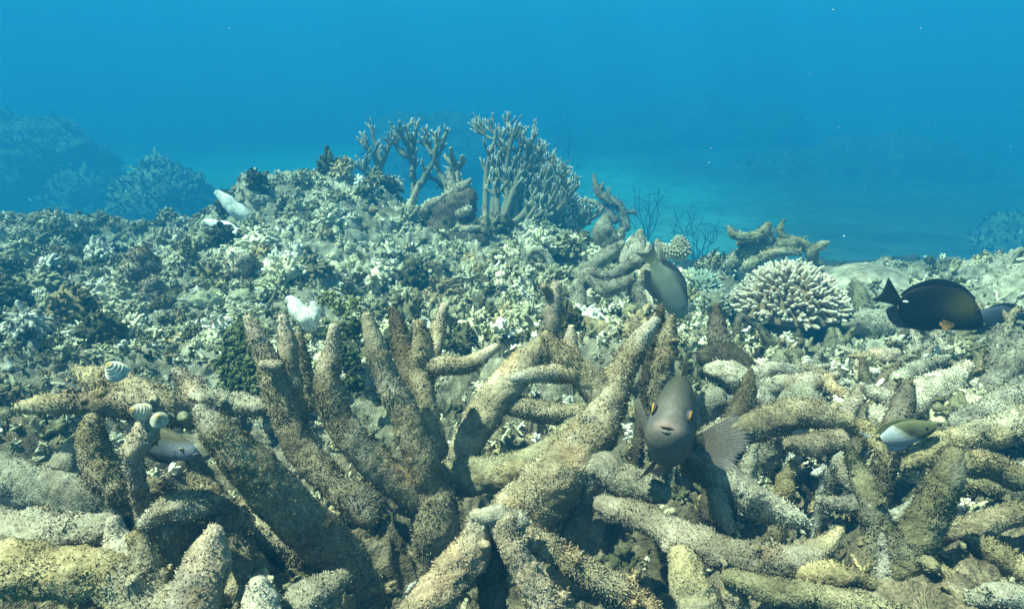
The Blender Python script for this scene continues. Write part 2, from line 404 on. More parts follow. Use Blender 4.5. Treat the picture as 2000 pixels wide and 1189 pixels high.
# ------------------------------------------------------------------ unseen sheet at water level, added as gobo: its painted pattern dapples the sunlight
def build_surface_gobo():
    m = bpy.data.materials.new('surface_gobo'); m.use_nodes = True; n = m.node_tree; n.nodes.clear(); N = n.nodes; L = n.links
    out = N.new('ShaderNodeOutputMaterial'); tr = N.new('ShaderNodeBsdfTransparent')
    geo = N.new('ShaderNodeNewGeometry')
    dn = N.new('ShaderNodeTexNoise'); dn.inputs['Scale'].default_value = 3.0
    mx = N.new('ShaderNodeVectorMath'); mx.operation = 'SCALE'; mx.inputs['Scale'].default_value = .35
    ad = N.new('ShaderNodeVectorMath')
    L.new(geo.outputs['Position'], dn.inputs['Vector']); L.new(dn.outputs['Color'], mx.inputs[0]); L.new(geo.outputs['Position'], ad.inputs[0]); L.new(mx.outputs[0], ad.inputs[1])
    vo = N.new('ShaderNodeTexVoronoi'); vo.feature = 'SMOOTH_F1'; vo.inputs['Scale'].default_value = 3.2
    vo.inputs['Smoothness'].default_value = .5
    L.new(ad.outputs[0], vo.inputs['Vector'])
    mr = N.new('ShaderNodeMapRange'); mr.inputs[1].default_value = .1; mr.inputs[2].default_value = .62; mr.inputs[3].default_value = .5; mr.inputs[4].default_value = 1.0
    L.new(vo.outputs['Distance'], mr.inputs[0])
    cb = N.new('ShaderNodeCombineColor')
    for i in range(3): L.new(mr.outputs[0], cb.inputs[i])
    L.new(cb.outputs[0], tr.inputs['Color']); L.new(tr.outputs[0], out.inputs['Surface'])
    nx = 120; g = np.linspace(-44, 44, nx); X, Y = np.meshgrid(g, g); p = np.stack((X.ravel(), Y.ravel(), 3.0+0*X.ravel()), 1)
    p[:, 2] += .04*vnoise(p*.6, 44)
    i = np.arange(nx-1)[:, None]*nx; j = np.arange(nx-1)[None, :]
    F = np.stack((i+j, i+j+1, i+nx+j+1, i+nx+j), -1).reshape(-1, 4)
    mb = MB(); mb.add(p, F, np.array((1., 1, 1))); tag(mb.build('surface_gobo', m), kind='structure')
build_surface_gobo()

# ------------------------------------------------------------------ the water itself: one even volume
def build_haze():
    m = bpy.data.materials.new('sea_water'); m.use_nodes = True; n = m.node_tree; n.nodes.clear()
    out = n.nodes.new('ShaderNodeOutputMaterial'); v = n.nodes.new('ShaderNodeVolumePrincipled')
    v.inputs['Color'].default_value = (.012, .136, .300, 1); v.inputs['Density'].default_value = .205
    v.inputs['Absorption Color'].default_value = (.0, .252, .359, 1)
    v.inputs['Anisotropy'].default_value = 0.0
    n.links.new(v.outputs[0], out.inputs['Volume'])
    bm = bmesh.new(); bmesh.ops.create_cube(bm, size=1)
    for q in bm.verts: q.co = Vector((q.co.x*92, q.co.y*92, -4.2 if q.co.z < 0 else 3.3))
    me = bpy.data.meshes.new('haze'); bm.to_mesh(me); bm.free(); me.materials.append(m)
    o = bpy.data.objects.new('haze', me); C.objects.link(o); tag(o, kind='stuff')
build_haze()
#@@REST

# ------------------------------------------------------------------ foreground: algae-covered staghorn skeletons
colony('dead_staghorn_coral', 'cluster of upright brown fuzzy coral fingers on one thick base left of centre', 'coral', (840,1060,.86), [
 ([(484,622,.86,13),(505,665,.86,20),(525,715,.86,25),(545,780,.86,29),(578,860,.86,32),(635,930,.86,32),(720,1000,.86,34)], dict(tip=('pink',1.4), twigs=[[(513,712,.83,13),(540,716,.84,15)]])),
 ([(553,622,.88,13),(560,670,.88,20),(566,740,.88,25),(575,820,.88,28)], dict(tip=('pink',1.6))),
 ([(583,655,.95,12),(590,710,.95,18),(600,790,.95,22)], dict()),
 ([(652,640,.80,13),(648,690,.80,19),(638,740,.79,29),(652,800,.79,32),(695,865,.79,34),(755,925,.80,33),(835,985,.83,38)], dict(tip=('pink',1.2))),
 ([(716,618,.80,14),(732,672,.80,22),(757,740,.80,27),(785,800,.80,31),(810,860,.80,35),(833,930,.81,38),(850,1010,.84,46)], dict(tip=('brown',1))),
 ([(818,632,.90,15),(826,680,.90,25),(822,735,.90,25),(835,800,.88,20),(850,880,.86,30)], dict()),
 ([(968,678,.92,12),(920,708,.91,19),(875,715,.90,20),(835,712,.90,22)], dict(tip=('pink',1.3))),
 ([(766,604,1.0,11),(780,650,1.0,20),(790,700,.98,22),(800,770,.95,22)], dict(pal='dark')),
 ([(868,598,1.05,12),(858,640,1.05,16),(845,690,1.0,17),(835,740,.95,18)], dict(tip=('pink',1.3))),
 ([(850,930,.82,46),(852,1010,.82,50),(845,1090,.84,48),(800,1160,.86,48)], dict(flen=1.3)),
 ([(700,1085,.90,30),(750,1075,.90,36),(810,1065,.88,40),(860,1050,.86,42)], dict(flen=1.3, pal='olive')),
], pal='brown', knobs=0, rough=.15, fine=.06)
colony('dead_staghorn_coral', 'broad dark tapering coral branch slanting up to the left with a sunlit upper edge', 'coral', (700,1090,.72), [
 [(388,800,.62,19),(420,835,.62,33),(470,890,.63,44),(530,955,.65,53),(600,1025,.68,54),(670,1095,.72,50)]], pal='brown', bias=-.05, tip=('grey',.5), knobs=0, rough=.15, fine=.06)
colony('dead_staghorn_coral', 'thick forked coral trunk at centre splitting into two raised arms', 'coral', (1000,1040,.78), [
 ([(1186,775,.74,38),(1170,830,.735,46),(1130,890,.73,56),(1080,945,.74,62),(1010,1010,.77,64)], dict(tip=('brown',.5))),
 ([(1280,626,.76,14),(1255,655,.76,20),(1228,700,.755,27),(1205,745,.75,33),(1188,790,.745,38)], dict(tip=('pale',1.0))),
 ([(1066,655,.74,14),(1090,685,.74,22),(1125,720,.74,28),(1160,755,.745,33),(1190,790,.745,36)], dict()),
 ([(1003,738,.72,13),(1040,732,.72,17),(1080,730,.73,20),(1115,728,.735,22)], dict(tip=('grey',2))),
 ([(1116,640,.80,11),(1114,680,.80,19),(1125,725,.78,22)], dict(tip=('pink',1))),
], pal='brown', knobs=0, rough=.15, fine=.06)
colony('dead_staghorn_coral', 'tall sunlit coral trunk with a two-knobbed pink tip rising behind the centre fork', 'coral', (880,920,1.0), [
 ([(1086,556,1.02,13),(1080,600,1.02,18),(1074,650,1.02,21),(1058,690,1.02,26)], dict(tip=('pink',2.2), twigs=[[(1062,560,1.0,10),(1076,580,1.02,11)]])),
 ([(1062,668,1.02,26),(1020,715,1.01,34),(975,765,1.0,37),(940,820,.99,38),(905,880,.98,36),(880,925,1.0,30)], dict(bias=.18, flen=.8)),
 ([(1155,800,1.0,20),(1090,808,1.0,23),(1020,795,1.0,24),(970,780,1.0,22)], dict()),
 ([(1140,820,.9,26),(1080,880,.9,33),(1000,918,.9,38),(920,930,.92,40),(870,940,.95,36)], dict(pal='olive', bias=.2, flen=.8)),
], pal='brown', knobs=0, rough=.15, fine=.06)
colony('dead_staghorn_coral', 'knobbed grey coral stump with splayed legs at the bottom edge of the view', 'coral', (950,1180,.58), [
 ([(935,1012,.56,28),(925,1070,.56,40),(880,1130,.55,46),(830,1190,.54,50),(790,1250,.54,50)], dict(pal='pink')),
 ([(985,1020,.56,34),(1005,1080,.555,30),(1050,1150,.55,36),(1100,1220,.55,44)], dict(pal='pink')),
 ([(925,1010,.555,16),(970,1008,.56,24),(1010,1020,.565,26)], dict(pal='grey')),
 ([(960,1060,.58,25),(965,1130,.58,28),(960,1220,.58,30)], dict(pal='dark')),
 ([(1030,1040,.60,30),(1100,1090,.60,28),(1170,1130,.60,30),(1230,1170,.60,34),(1290,1230,.60,34)], dict(flen=1.5)),
], pal='brown', knobs=1.7, rough=.34)
colony('dead_staghorn_coral', 'pale fuzzy coral limb lying across the lower right with two drooping legs', 'coral', (1360,1100,.62), [
 ([(1640,1035,.62,15),(1605,1072,.61,27),(1540,1096,.60,36),(1450,1090,.60,40),(1360,1062,.61,44),(1270,1018,.64,36),(1180,985,.68,28)], dict()),
 ([(1330,1085,.59,46),(1350,1150,.58,52),(1390,1230,.57,54)], dict(pal='grey')),
 ([(1420,1080,.60,34),(1432,1150,.59,32),(1440,1230,.59,34)], dict()),
], pal='pale', bias=-.32, tip=('gold',1.2), thin=.86)
colony('coral_stub', 'blunt grey coral stub below the face of the grey damselfish', 'coral', (1180,930,.72), [[(1292,962,.68,32),(1250,950,.69,38),(1205,936,.70,36),(1160,925,.72,30)]], pal='grey', flen=.8)
colony('dead_staghorn_coral', 'sunlit coral branch pointing down right from beneath the damselfish fin', 'coral', (1360,890,.74), [
 ([(1578,1022,.70,13),(1530,1003,.70,26),(1470,975,.71,36),(1410,935,.72,38),(1350,895,.74,36)], dict(tip=('pale',1))),
 ([(1425,1035,.70,13),(1410,1005,.70,20),(1400,960,.71,24)], dict(pal='grey')),
 ([(1474,872,.73,10),(1464,905,.73,17),(1445,945,.73,22)], dict(pal='grey')),
], pal='grey', bias=.1)
colony('dead_staghorn_coral', 'olive coral limb in shade at the very bottom right of centre', 'coral', (1560,1180,.6), [
 [(1420,1125,.58,24),(1500,1150,.57,34),(1590,1165,.56,36),(1690,1190,.55,40),(1790,1230,.55,40)],
 ([(1700,1140,.58,22),(1640,1120,.58,28),(1570,1125,.59,30)], dict(pal='gold'))], pal='olive', thin=.84)
# left foreground
colony('dead_staghorn_coral', 'horizontal coral branch with a golden tip at the left edge carrying ragged knobs', 'coral', (340,830,.85), [
 ([(38,796,.76,14),(90,790,.76,20),(160,788,.77,25),(240,790,.78,30),(330,805,.8,34)], dict(tip=('gold',1.6), pal='pink', bias=-.1)),
 ([(150,722,.80,14),(185,738,.80,26),(235,755,.80,32),(300,785,.80,36),(370,810,.82,32)], dict(pal='brown', tip=('gold',1))),
 ([(200,770,.77,20),(190,810,.77,16)], dict(pal='gold')),
 ([(345,725,.92,15),(372,752,.92,24),(400,790,.9,24)], dict(pal='pink')),
 ([(525,796,.92,22),(460,790,.92,26),(390,785,.9,28)], dict(pal='grey')),
], pal='brown')
colony('dead_staghorn_coral', 'dark curved coral branch hooking below the horizontal branch at left', 'coral', (300,985,.74), [
 [(178,820,.70,22),(182,870,.70,30),(205,925,.70,36),(250,965,.71,38),(320,975,.73,30)]], pal='brown', bias=-.12)
colony('coral_stub', 'bright stubby coral post carrying the pair of turban shells', 'coral', (278,900,.62), [[(292,822,.60,26),(282,848,.60,28),(270,878,.60,24),(262,900,.62,18)]], pal='pink', bias=.15)
colony('dead_staghorn_coral', 'low arching coral branch between the curved branch and the broad slanting one', 'coral', (420,1000,.66), [
 ([(285,1025,.62,22),(325,995,.62,29),(380,985,.63,33),(440,1000,.66,30)], dict(pal='grey')),
 ([(335,1085,.64,20),(330,1040,.63,24),(345,1000,.63,26)], dict()),
 ([(375,890,.70,20),(395,940,.70,26),(430,1000,.69,30)], dict())], pal='brown')
colony('coral_stub', 'fat upright coral stump with a pink and white worn tip at bottom left', 'coral', (370,1200,.5), [[(418,1042,.50,30),(408,1085,.50,46),(392,1140,.49,56),(370,1210,.48,64),(360,1260,.48,66)]], pal='pink', tip=('pink',.6), bias=-.05)
colony('coral_stub', 'short stump with a white eroded top beside the fat pink-tipped stump', 'coral', (505,1200,.52), [[(503,1142,.50,30),(508,1180,.50,40),(512,1250,.50,46)]], pal='grey', tip=('pale',.9))
colony('coral_stub', 'rounded shaded coral stump at the bottom edge left of the splayed stump', 'coral', (600,1200,.55), [[(668,1128,.54,22),(640,1150,.54,38),(590,1195,.53,50),(550,1260,.53,56)]], pal='grey', bias=-.05)
colony('dead_staghorn_coral', 'long pale coral limbs running in from the bottom left corner', 'coral', (120,1100,.52), [
 ([(-160,1000,.56,40),(-40,1025,.55,46),(60,1040,.54,52),(150,1045,.54,50),(205,1030,.54,34)], dict(pal='grey')),
 ([(-160,1080,.5,56),(0,1105,.49,56),(110,1120,.49,54),(220,1130,.49,52),(300,1190,.49,54),(330,1260,.49,54)], dict(pal='gold')),
 ([(222,1020,.52,20),(228,1060,.52,32),(240,1120,.51,40)], dict(pal='pale')),
 ([(262,1046,.50,20),(285,1095,.50,32),(300,1160,.50,40)], dict(pal='gold')),
], pal='gold', knobs=1.7, rough=.34)
colony('dead_staghorn_coral', 'tasselled coral ledge hanging over a dark hole below the broad slanting branch', 'coral', (520,1040,.72), [
 ([(452,1000,.76,36),(500,1025,.75,48),(548,1045,.74,36),(590,1080,.74,26)], dict(flen=2.0, bias=.15)),
 ([(455,1010,.70,24),(470,1080,.70,30),(500,1130,.70,34)], dict())], pal='brown')
colony('coral_mound', 'smooth yellowish coral lump at the left edge below the dark hollow', 'coral', (60,960,.76), [
 ([(-120,900,.78,40),(-20,930,.76,52),(60,950,.75,52),(140,975,.75,48),(200,1000,.76,44)], dict()),
 ([(160,860,.80,26),(130,910,.79,40),(110,960,.78,44)], dict())], pal='grey', flen=.6, bias=.02)
# right foreground
colony('dead_staghorn_coral', 'dark narrow coral finger standing right of the damselfish', 'coral', (1430,850,.92), [[(1466,722,.90,8),(1462,750,.90,17),(1450,790,.90,24),(1430,835,.91,30),(1420,870,.92,34)]], pal='dark')
colony('dead_staghorn_coral', 'thick shaded coral finger with a hollow tip near the lower right corner', 'coral', (1790,1120,.66), [
 ([(1862,884,.62,28),(1848,930,.62,40),(1825,985,.63,46),(1795,1045,.64,50),(1760,1110,.66,54)], dict()),
 ([(1990,935,.72,40),(1930,910,.72,34),(1880,905,.70,30)], dict(pal='olive'))], pal='olive', bias=-.05, thin=.84)
colony('dead_staghorn_coral', 'long low coral limbs running out through the right edge', 'coral', (1950,930,.85), [
 ([(1845,890,.84,14),(1900,905,.84,26),(1970,920,.83,30),(2080,940,.82,34)], dict(pal='grey')),
 ([(1890,945,.80,20),(1960,955,.79,36),(2060,975,.78,50),(2180,1000,.78,50)], dict(pal='olive'))], pal='olive', thin=.84)
colony('dead_staghorn_coral', 'dark upright coral stalk leaning left in the lower right hollow', 'coral', (1700,1090,.7), [
 ([(1655,870,.72,14),(1675,920,.72,22),(1700,975,.70,32),(1712,1040,.70,38),(1708,1100,.70,36)], dict(bias=-.1)),
 ([(1722,1045,.66,12),(1730,1090,.66,22),(1728,1150,.66,28)], dict(pal='grey')),
 ([(1762,1072,.66,14),(1762,1120,.66,20),(1745,1180,.66,26)], dict()),
], pal='olive', thin=.84)
colony('dead_staghorn_coral', 'golden brown coral limbs filling the bottom right corner', 'coral', (1880,1120,.62), [
 ([(1890,1050,.66,14),(1930,1075,.66,30),(1990,1110,.66,36),(2080,1150,.66,40)], dict(pal='gold')),
 ([(1840,1110,.62,16),(1870,1140,.62,24),(1890,1200,.62,30)], dict(pal='gold')),
 ([(1780,1062,.7,18),(1830,1040,.7,24),(1900,1030,.7,30),(1990,1000,.7,30)], dict(pal='brown')),
 ([(1900,1170,.58,26),(1960,1160,.58,32),(2050,1180,.58,36)], dict(pal='grey')),
], pal='gold', thin=.84)
colony('dead_staghorn_coral', 'mottled orange and brown coral limb stretching right behind the damselfish tail fin', 'coral', (1560,820,.92), [
 ([(1675,835,.88,20),(1620,815,.88,30),(1540,810,.88,36),(1460,835,.89,40),(1390,860,.90,40)], dict(tip=('gold',1))),
 ([(1735,905,.84,12),(1715,870,.85,16),(1690,835,.87,22)], dict(pal='gold')),
 ([(1540,865,.84,22),(1580,870,.85,28),(1640,860,.86,30)], dict(pal='pink')),
], pal='brown', thin=.84)

# ------------------------------------------------------------------ middle ground: worn dead coral, table coral and neighbours
D = M_DEAD
colony('coral_log', 'long pale grooved coral log lying behind the dark narrow finger', 'coral', (1560,760,1.2), [
 ([(1636,733,1.22,10),(1600,742,1.21,15),(1540,750,1.2,20),(1475,762,1.2,24)], dict()),
 ([(1618,714,1.23,7),(1570,724,1.23,12),(1510,722,1.22,16),(1478,730,1.22,18)], dict()),
], mat=D, pal='pale', fz=.25, rough=.22)
colony('coral_log', 'white rounded coral log bent like an elbow under the brown pillar', 'coral', (1440,760,1.12), [[(1384,722,1.13,18),(1420,725,1.12,26),(1455,752,1.12,30),(1485,790,1.12,30),(1520,830,1.13,28)]], mat=D, pal='pale', fz=.2, bias=.1)
colony('coral_boulder', 'small grey rounded stone of coral tucked behind the damselfish dorsal fin', 'rock', (1398,800,1.05), [[(1428,782,1.05,14),(1405,785,1.05,26),(1378,800,1.05,26)]], mat=D, pal='grey', fz=.1, bias=.1)
colony('coral_pillar', 'brown purplish coral pillar standing left of the table coral', 'coral', (1410,700,1.35), [
 ([(1400,598,1.38,10),(1402,630,1.38,17),(1405,665,1.37,22),(1420,700,1.35,26)], dict()),
 ([(1475,735,1.28,20),(1450,712,1.3,24),(1415,692,1.34,26),(1380,700,1.34,24)], dict(pal='dark'))], pal='pink', bias=-.25)
colony('dead_staghorn_coral', 'dusty antler coral with raised tips on the skyline above the table coral', 'coral', (1480,490,2.7), [
 [(1423,443,2.65,4),(1432,458,2.65,8),(1460,464,2.65,10),(1488,456,2.66,12),(1500,440,2.66,8)],
 ([(1496,448,2.66,12),(1500,468,2.68,14),(1490,485,2.7,14)], dict()),
 [(1531,429,2.68,3),(1523,448,2.68,7),(1530,463,2.68,8),(1548,475,2.68,10)],
 [(1585,487,2.66,8),(1560,476,2.67,14),(1520,480,2.68,14),(1480,488,2.7,18),(1440,505,2.72,18),(1418,520,2.74,10)],
 [(1560,492,2.6,9),(1520,492,2.62,10),(1490,503,2.64,11),(1460,520,2.66,12)],
 [(1617,473,2.6,5),(1600,480,2.6,9),(1585,495,2.62,11),(1590,520,2.66,9)],
 [(1444,474,2.7,10),(1470,480,2.7,16),(1500,484,2.7,14)],
], mat=D, pal='olive', bias=.22, fz=.5)
colony('dead_coral_plate', 'bleached upright coral plates like broken posts right of centre', 'coral', (1240,560,2.2), [
 [(1250,452,2.2,9),(1246,480,2.2,17),(1240,515,2.2,23),(1240,560,2.2,26)],
 [(1235,462,2.22,5),(1222,490,2.2,10),(1222,530,2.2,16)],
 [(1268,478,2.16,5),(1262,500,2.17,9),(1255,530,2.18,14)],
 [(1284,470,2.1,6),(1284,495,2.1,12),(1276,520,2.12,11),(1262,548,2.15,14)],
 ([(1215,475,2.1,10),(1190,495,2.08,14),(1165,515,2.06,17),(1130,535,2.05,14)], dict(pal='grey')),
], mat=D, pal='pale', bias=.1, fz=.25)
colony('coral_knoll', 'lumpy pale coral head crusted beside the bleached posts', 'coral', (1185,490,2.5), [
 [(1182,425,2.5,12),(1180,450,2.5,24),(1186,475,2.5,24)],
 [(1215,450,2.5,9),(1205,468,2.5,15),(1195,490,2.5,18)]], mat=D, pal='grey', bias=.1, fz=.3)
colony('dead_staghorn_coral', 'ring of joined grey coral branches around a dark cave', 'coral', (1180,620,1.8), [
 [(1120,640,1.75,14),(1128,590,1.76,16),(1130,555,1.78,14),(1150,535,1.8,14),(1180,540,1.8,13)],
 [(1148,545,1.78,12),(1185,565,1.77,15),(1230,550,1.8,13)],
 [(1180,545,1.8,12),(1215,528,1.82,13),(1250,510,1.85,12)],
 ([(1240,560,1.8,18),(1250,590,1.8,22),(1250,625,1.8,20)], dict())], mat=D, pal='grey', fz=.4, bias=.05)
colony('coral_stub', 'bright tan coral stub leaning down right beside the pale swimming fish', 'coral', (1290,590,1.6), [[(1265,572,1.6,11),(1280,590,1.58,13),(1296,612,1.57,13),(1300,625,1.57,10)]], mat=D, pal='pale', bias=.2, fz=.15)
colony('dead_staghorn_coral', 'pair of brown fuzzy fingers just behind the right arm of the centre fork', 'coral', (1300,760,1.0), [
 ([(1312,622,.98,12),(1304,665,.98,20),(1295,720,.98,24),(1290,790,1.0,24)], dict(root=True)),
 ([(1290,600,1.1,9),(1286,625,1.08,13),(1275,660,1.05,15)], dict(pal='dark', root=True)),
 ([(1238,625,1.15,12),(1245,650,1.12,16)], dict(pal='pink'))], pal='brown', bias=-.05)
colony('dead_staghorn_coral', 'small pale arch of coral on the rubble right of the upright white stick', 'coral', (1060,540,2.3), [
 [(1022,490,2.3,6),(1026,510,2.3,8),(1024,535,2.3,9)],
 [(1030,500,2.3,7),(1050,487,2.3,8),(1068,500,2.3,8),(1078,520,2.3,8),(1088,548,2.3,8)],
 [(1030,520,2.3,5),(1050,518,2.3,5),(1068,522,2.3,6)]], mat=D, pal='pale', fz=.2)
colony('coral_stick', 'upright white coral stick standing in rubble below the olive thicket', 'coral', (940,540,2.3), [[(931,475,2.32,7),(935,495,2.31,9),(943,520,2.3,10),(950,550,2.3,12)]], mat=D, pal='pale', fz=.2, bias=.1)
colony('coral_stick', 'pale coral stick leaning right in shadow below the olive thicket', 'coral', (1010,490,2.7), [[(1034,455,2.65,5),(1018,470,2.66,8),(1000,482,2.7,8),(985,492,2.72,7)]], mat=D, pal='pale', fz=.2, bias=.1)
colony('coral_log', 'overexposed white coral tip jutting out left of the rubble mound', 'coral', (450,395,2.7), [[(425,377,2.7,9),(438,388,2.7,12),(455,405,2.7,14),(480,425,2.72,16),(500,470,2.75,14)]], mat=D, pal='white', bias=.5, fz=0)
colony('coral_log', 'smaller white coral nub jutting left below the other white tip', 'coral', (430,435,2.6), [[(400,432,2.6,6),(415,437,2.6,9),(445,446,2.6,11),(480,470,2.6,12)]], mat=D, pal='white', bias=.4, fz=0)
colony('dead_coral_plate', 'white scooped coral fragment shining among rubble behind the finger cluster', 'coral', (590,620,1.75), [
 [(566,585,1.72,12),(582,605,1.72,19),(600,625,1.72,20)], [(612,594,1.72,9),(612,615,1.72,15),(604,635,1.72,16)]], mat=D, pal='white', bias=.25, fz=0)
colony('dead_staghorn_coral', 'dark shaggy mass of old coral fingers crowned with pale stubs beneath the skyline', 'coral', (900,470,2.8), [
 ([(918,352,2.82,6),(905,365,2.82,10),(885,378,2.82,12),(872,392,2.82,12)], dict(pal='pale')),
 ([(876,330,2.85,6),(880,350,2.85,9),(884,375,2.84,10)], dict(pal='pale')),
 ([(893,338,2.86,5),(895,360,2.86,8),(898,385,2.85,10)], dict(pal='pale')),
 ([(868,382,2.8,5),(850,395,2.8,8),(832,410,2.8,10),(820,430,2.8,12)], dict(pal='pale')),
 ([(920,380,2.8,16),(905,400,2.8,32),(880,430,2.8,40),(860,470,2.8,40)], dict(pal='dark')),
 ([(826,420,2.78,14),(820,450,2.78,20),(830,480,2.78,22)], dict(pal='dark')),
 ([(918,408,2.72,7),(905,414,2.72,9),(890,420,2.74,9)], dict(pal='pale')),
 ([(935,445,2.72,7),(915,447,2.72,8),(895,445,2.73,8)], dict(pal='pale')),
 ([(945,405,2.72,5),(948,425,2.72,8),(946,450,2.72,9)], dict(pal='grey')),
 ([(940,470,2.75,24),(900,480,2.75,34),(860,490,2.75,34)], dict(pal='dark')),
], pal='olive', mat=M_FUZZ, fz=.7)
colony('dead_staghorn_coral', 'thin pale crooked coral branch rising from the right shoulder of the rubble mound', 'coral', (790,410,2.8), [
 [(818,358,2.8,6),(812,375,2.8,6),(803,395,2.8,7),(795,410,2.8,8),(770,412,2.8,8),(755,400,2.8,7)]], mat=D, pal='pale', fz=.2)
colony('dead_staghorn_coral', 'crooked grey antler of dead coral right of the olive thicket', 'coral', (1200,440,3.7), [
 [(1160,340,3.7,3),(1163,360,3.7,6),(1172,378,3.7,9),(1190,392,3.7,10),(1208,402,3.7,10),(1218,425,3.7,9),(1222,445,3.7,10)],
 [(1178,358,3.7,3),(1172,370,3.7,5)],
 [(1243,416,3.7,3),(1228,414,3.7,4),(1215,412,3.7,5)],
 [(1187,366,3.7,3),(1190,385,3.7,5)],
 [(1135,390,3.72,4),(1160,396,3.72,6),(1185,410,3.72,8),(1200,430,3.7,9)],
], mat=D, pal='grey', fz=.3)
# lumps and fingers on the right, behind and below the table coral
colony('coral_stub', 'shaded brown coral finger in front of the smooth tan dome', 'coral', (1690,600,2.0), [[(1668,548,2.0,8),(1675,568,2.0,15),(1682,595,2.0,20),(1690,630,2.0,22)]], pal='olive', bias=.1, fz=.6)
colony('coral_stub', 'small fuzzy upright coral stub under the right rim of the table coral', 'coral', (1630,690,1.7), [[(1624,644,1.7,8),(1624,665,1.7,14),(1626,690,1.7,14),(1630,715,1.7,12)]], pal='olive', bias=.15, fz=.6)
colony('coral_stub', 'short coral knob pair standing beyond the dark fish back', 'coral', (1840,545,2.6), [[(1858,533,2.6,6),(1852,543,2.6,9),(1846,556,2.6,11)], [(1826,541,2.6,5),(1832,552,2.6,8)]], mat=D, pal='grey', bias=.15, fz=.3)
colony('coral_boulder', 'rounded coral boulder lit on top in the gap below the dark fish', 'rock', (1860,700,1.75), [[(1900,660,1.75,24),(1865,668,1.75,48),(1825,690,1.75,50)]], pal='grey', bias=0, fz=.4, mat=D)
colony('coral_boulder', 'wide pale coral shelf between the table coral and the dark fish', 'rock', (1700,660,1.9), [[(1650,632,1.92,16),(1700,630,1.92,30),(1745,640,1.9,34),(1790,655,1.9,28)]], mat=D, pal='grey', bias=.1, fz=.35)
colony('coral_boulder', 'tall rough coral outcrop at the right edge behind the second dark fish', 'rock', (1950,590,2.0), [
 ([(1955,520,2.05,12),(1950,540,2.05,20),(1940,570,2.0,36),(1930,610,2.0,46)], dict()),
 ([(1990,530,1.95,26),(1975,570,1.95,44),(1960,620,1.95,54)], dict()),
 ([(2060,560,1.95,40),(2050,640,1.95,60)], dict())], mat=D, pal='grey', bias=.1, fz=.35)
colony('coral_boulder', 'low tan lump of coral between the pale log and the shelf', 'rock', (1580,690,1.5), [[(1560,690,1.5,12),(1540,698,1.5,18),(1518,710,1.5,18)]], mat=D, pal='olive', bias=.2, fz=.2)
colony('coral_boulder', 'knobby brownish coral lump behind the small dark spikes', 'rock', (1720,700,1.4), [[(1750,690,1.42,14),(1722,695,1.42,20),(1700,705,1.42,18)]], mat=D, pal='pink', bias=0, fz=.3)
colony('dead_staghorn_coral', 'sunlit ridge of knobbed coral rising right of the two-tone fish', 'coral', (1780,780,1.05), [
 ([(1890,712,1.1,12),(1865,738,1.09,24),(1820,765,1.07,32),(1770,790,1.05,34),(1720,815,1.03,28)], dict()),
 ([(1930,745,1.1,10),(1890,752,1.1,16),(1850,762,1.08,20)], dict()),
 ([(1852,697,1.16,9),(1825,708,1.16,13),(1790,722,1.15,17),(1755,745,1.12,18)], dict(pal='grey')),
 ([(1905,790,1.03,14),(1880,800,1.03,20),(1850,800,1.03,18)], dict(pal='brown')),
], mat=D, pal='pale', bias=.12, fz=.4)
colony('dead_staghorn_coral', 'dark blocky coral stump standing in front of the sunlit ridge', 'coral', (1755,800,.95), [[(1772,750,.96,15),(1768,775,.96,21),(1755,810,.96,25),(1745,845,.95,26)]], pal='dark', bias=.1)
colony('dead_staghorn_coral', 'bundle of diagonal grey coral limbs along the right edge', 'coral', (1930,760,1.0), [
 ([(2040,640,1.1,14),(1990,690,1.08,20),(1945,745,1.05,24),(1910,790,1.02,26)], dict()),
 ([(2060,720,1.0,20),(2000,760,1.0,26),(1940,800,.98,30),(1880,830,.96,28)], dict()),
 ([(2080,800,.95,26),(2010,820,.95,30),(1940,845,.93,30),(1870,855,.92,24)], dict(pal='gold')),
 ([(1950,640,1.2,10),(1952,675,1.18,14),(1945,720,1.15,18)], dict()),
 ([(1996,655,1.15,8),(1975,680,1.14,12),(1955,710,1.14,14)], dict()),
 ([(1935,650,1.25,7),(1945,690,1.2,12)], dict()),
], mat=D, pal='grey', bias=.05, fz=.5)
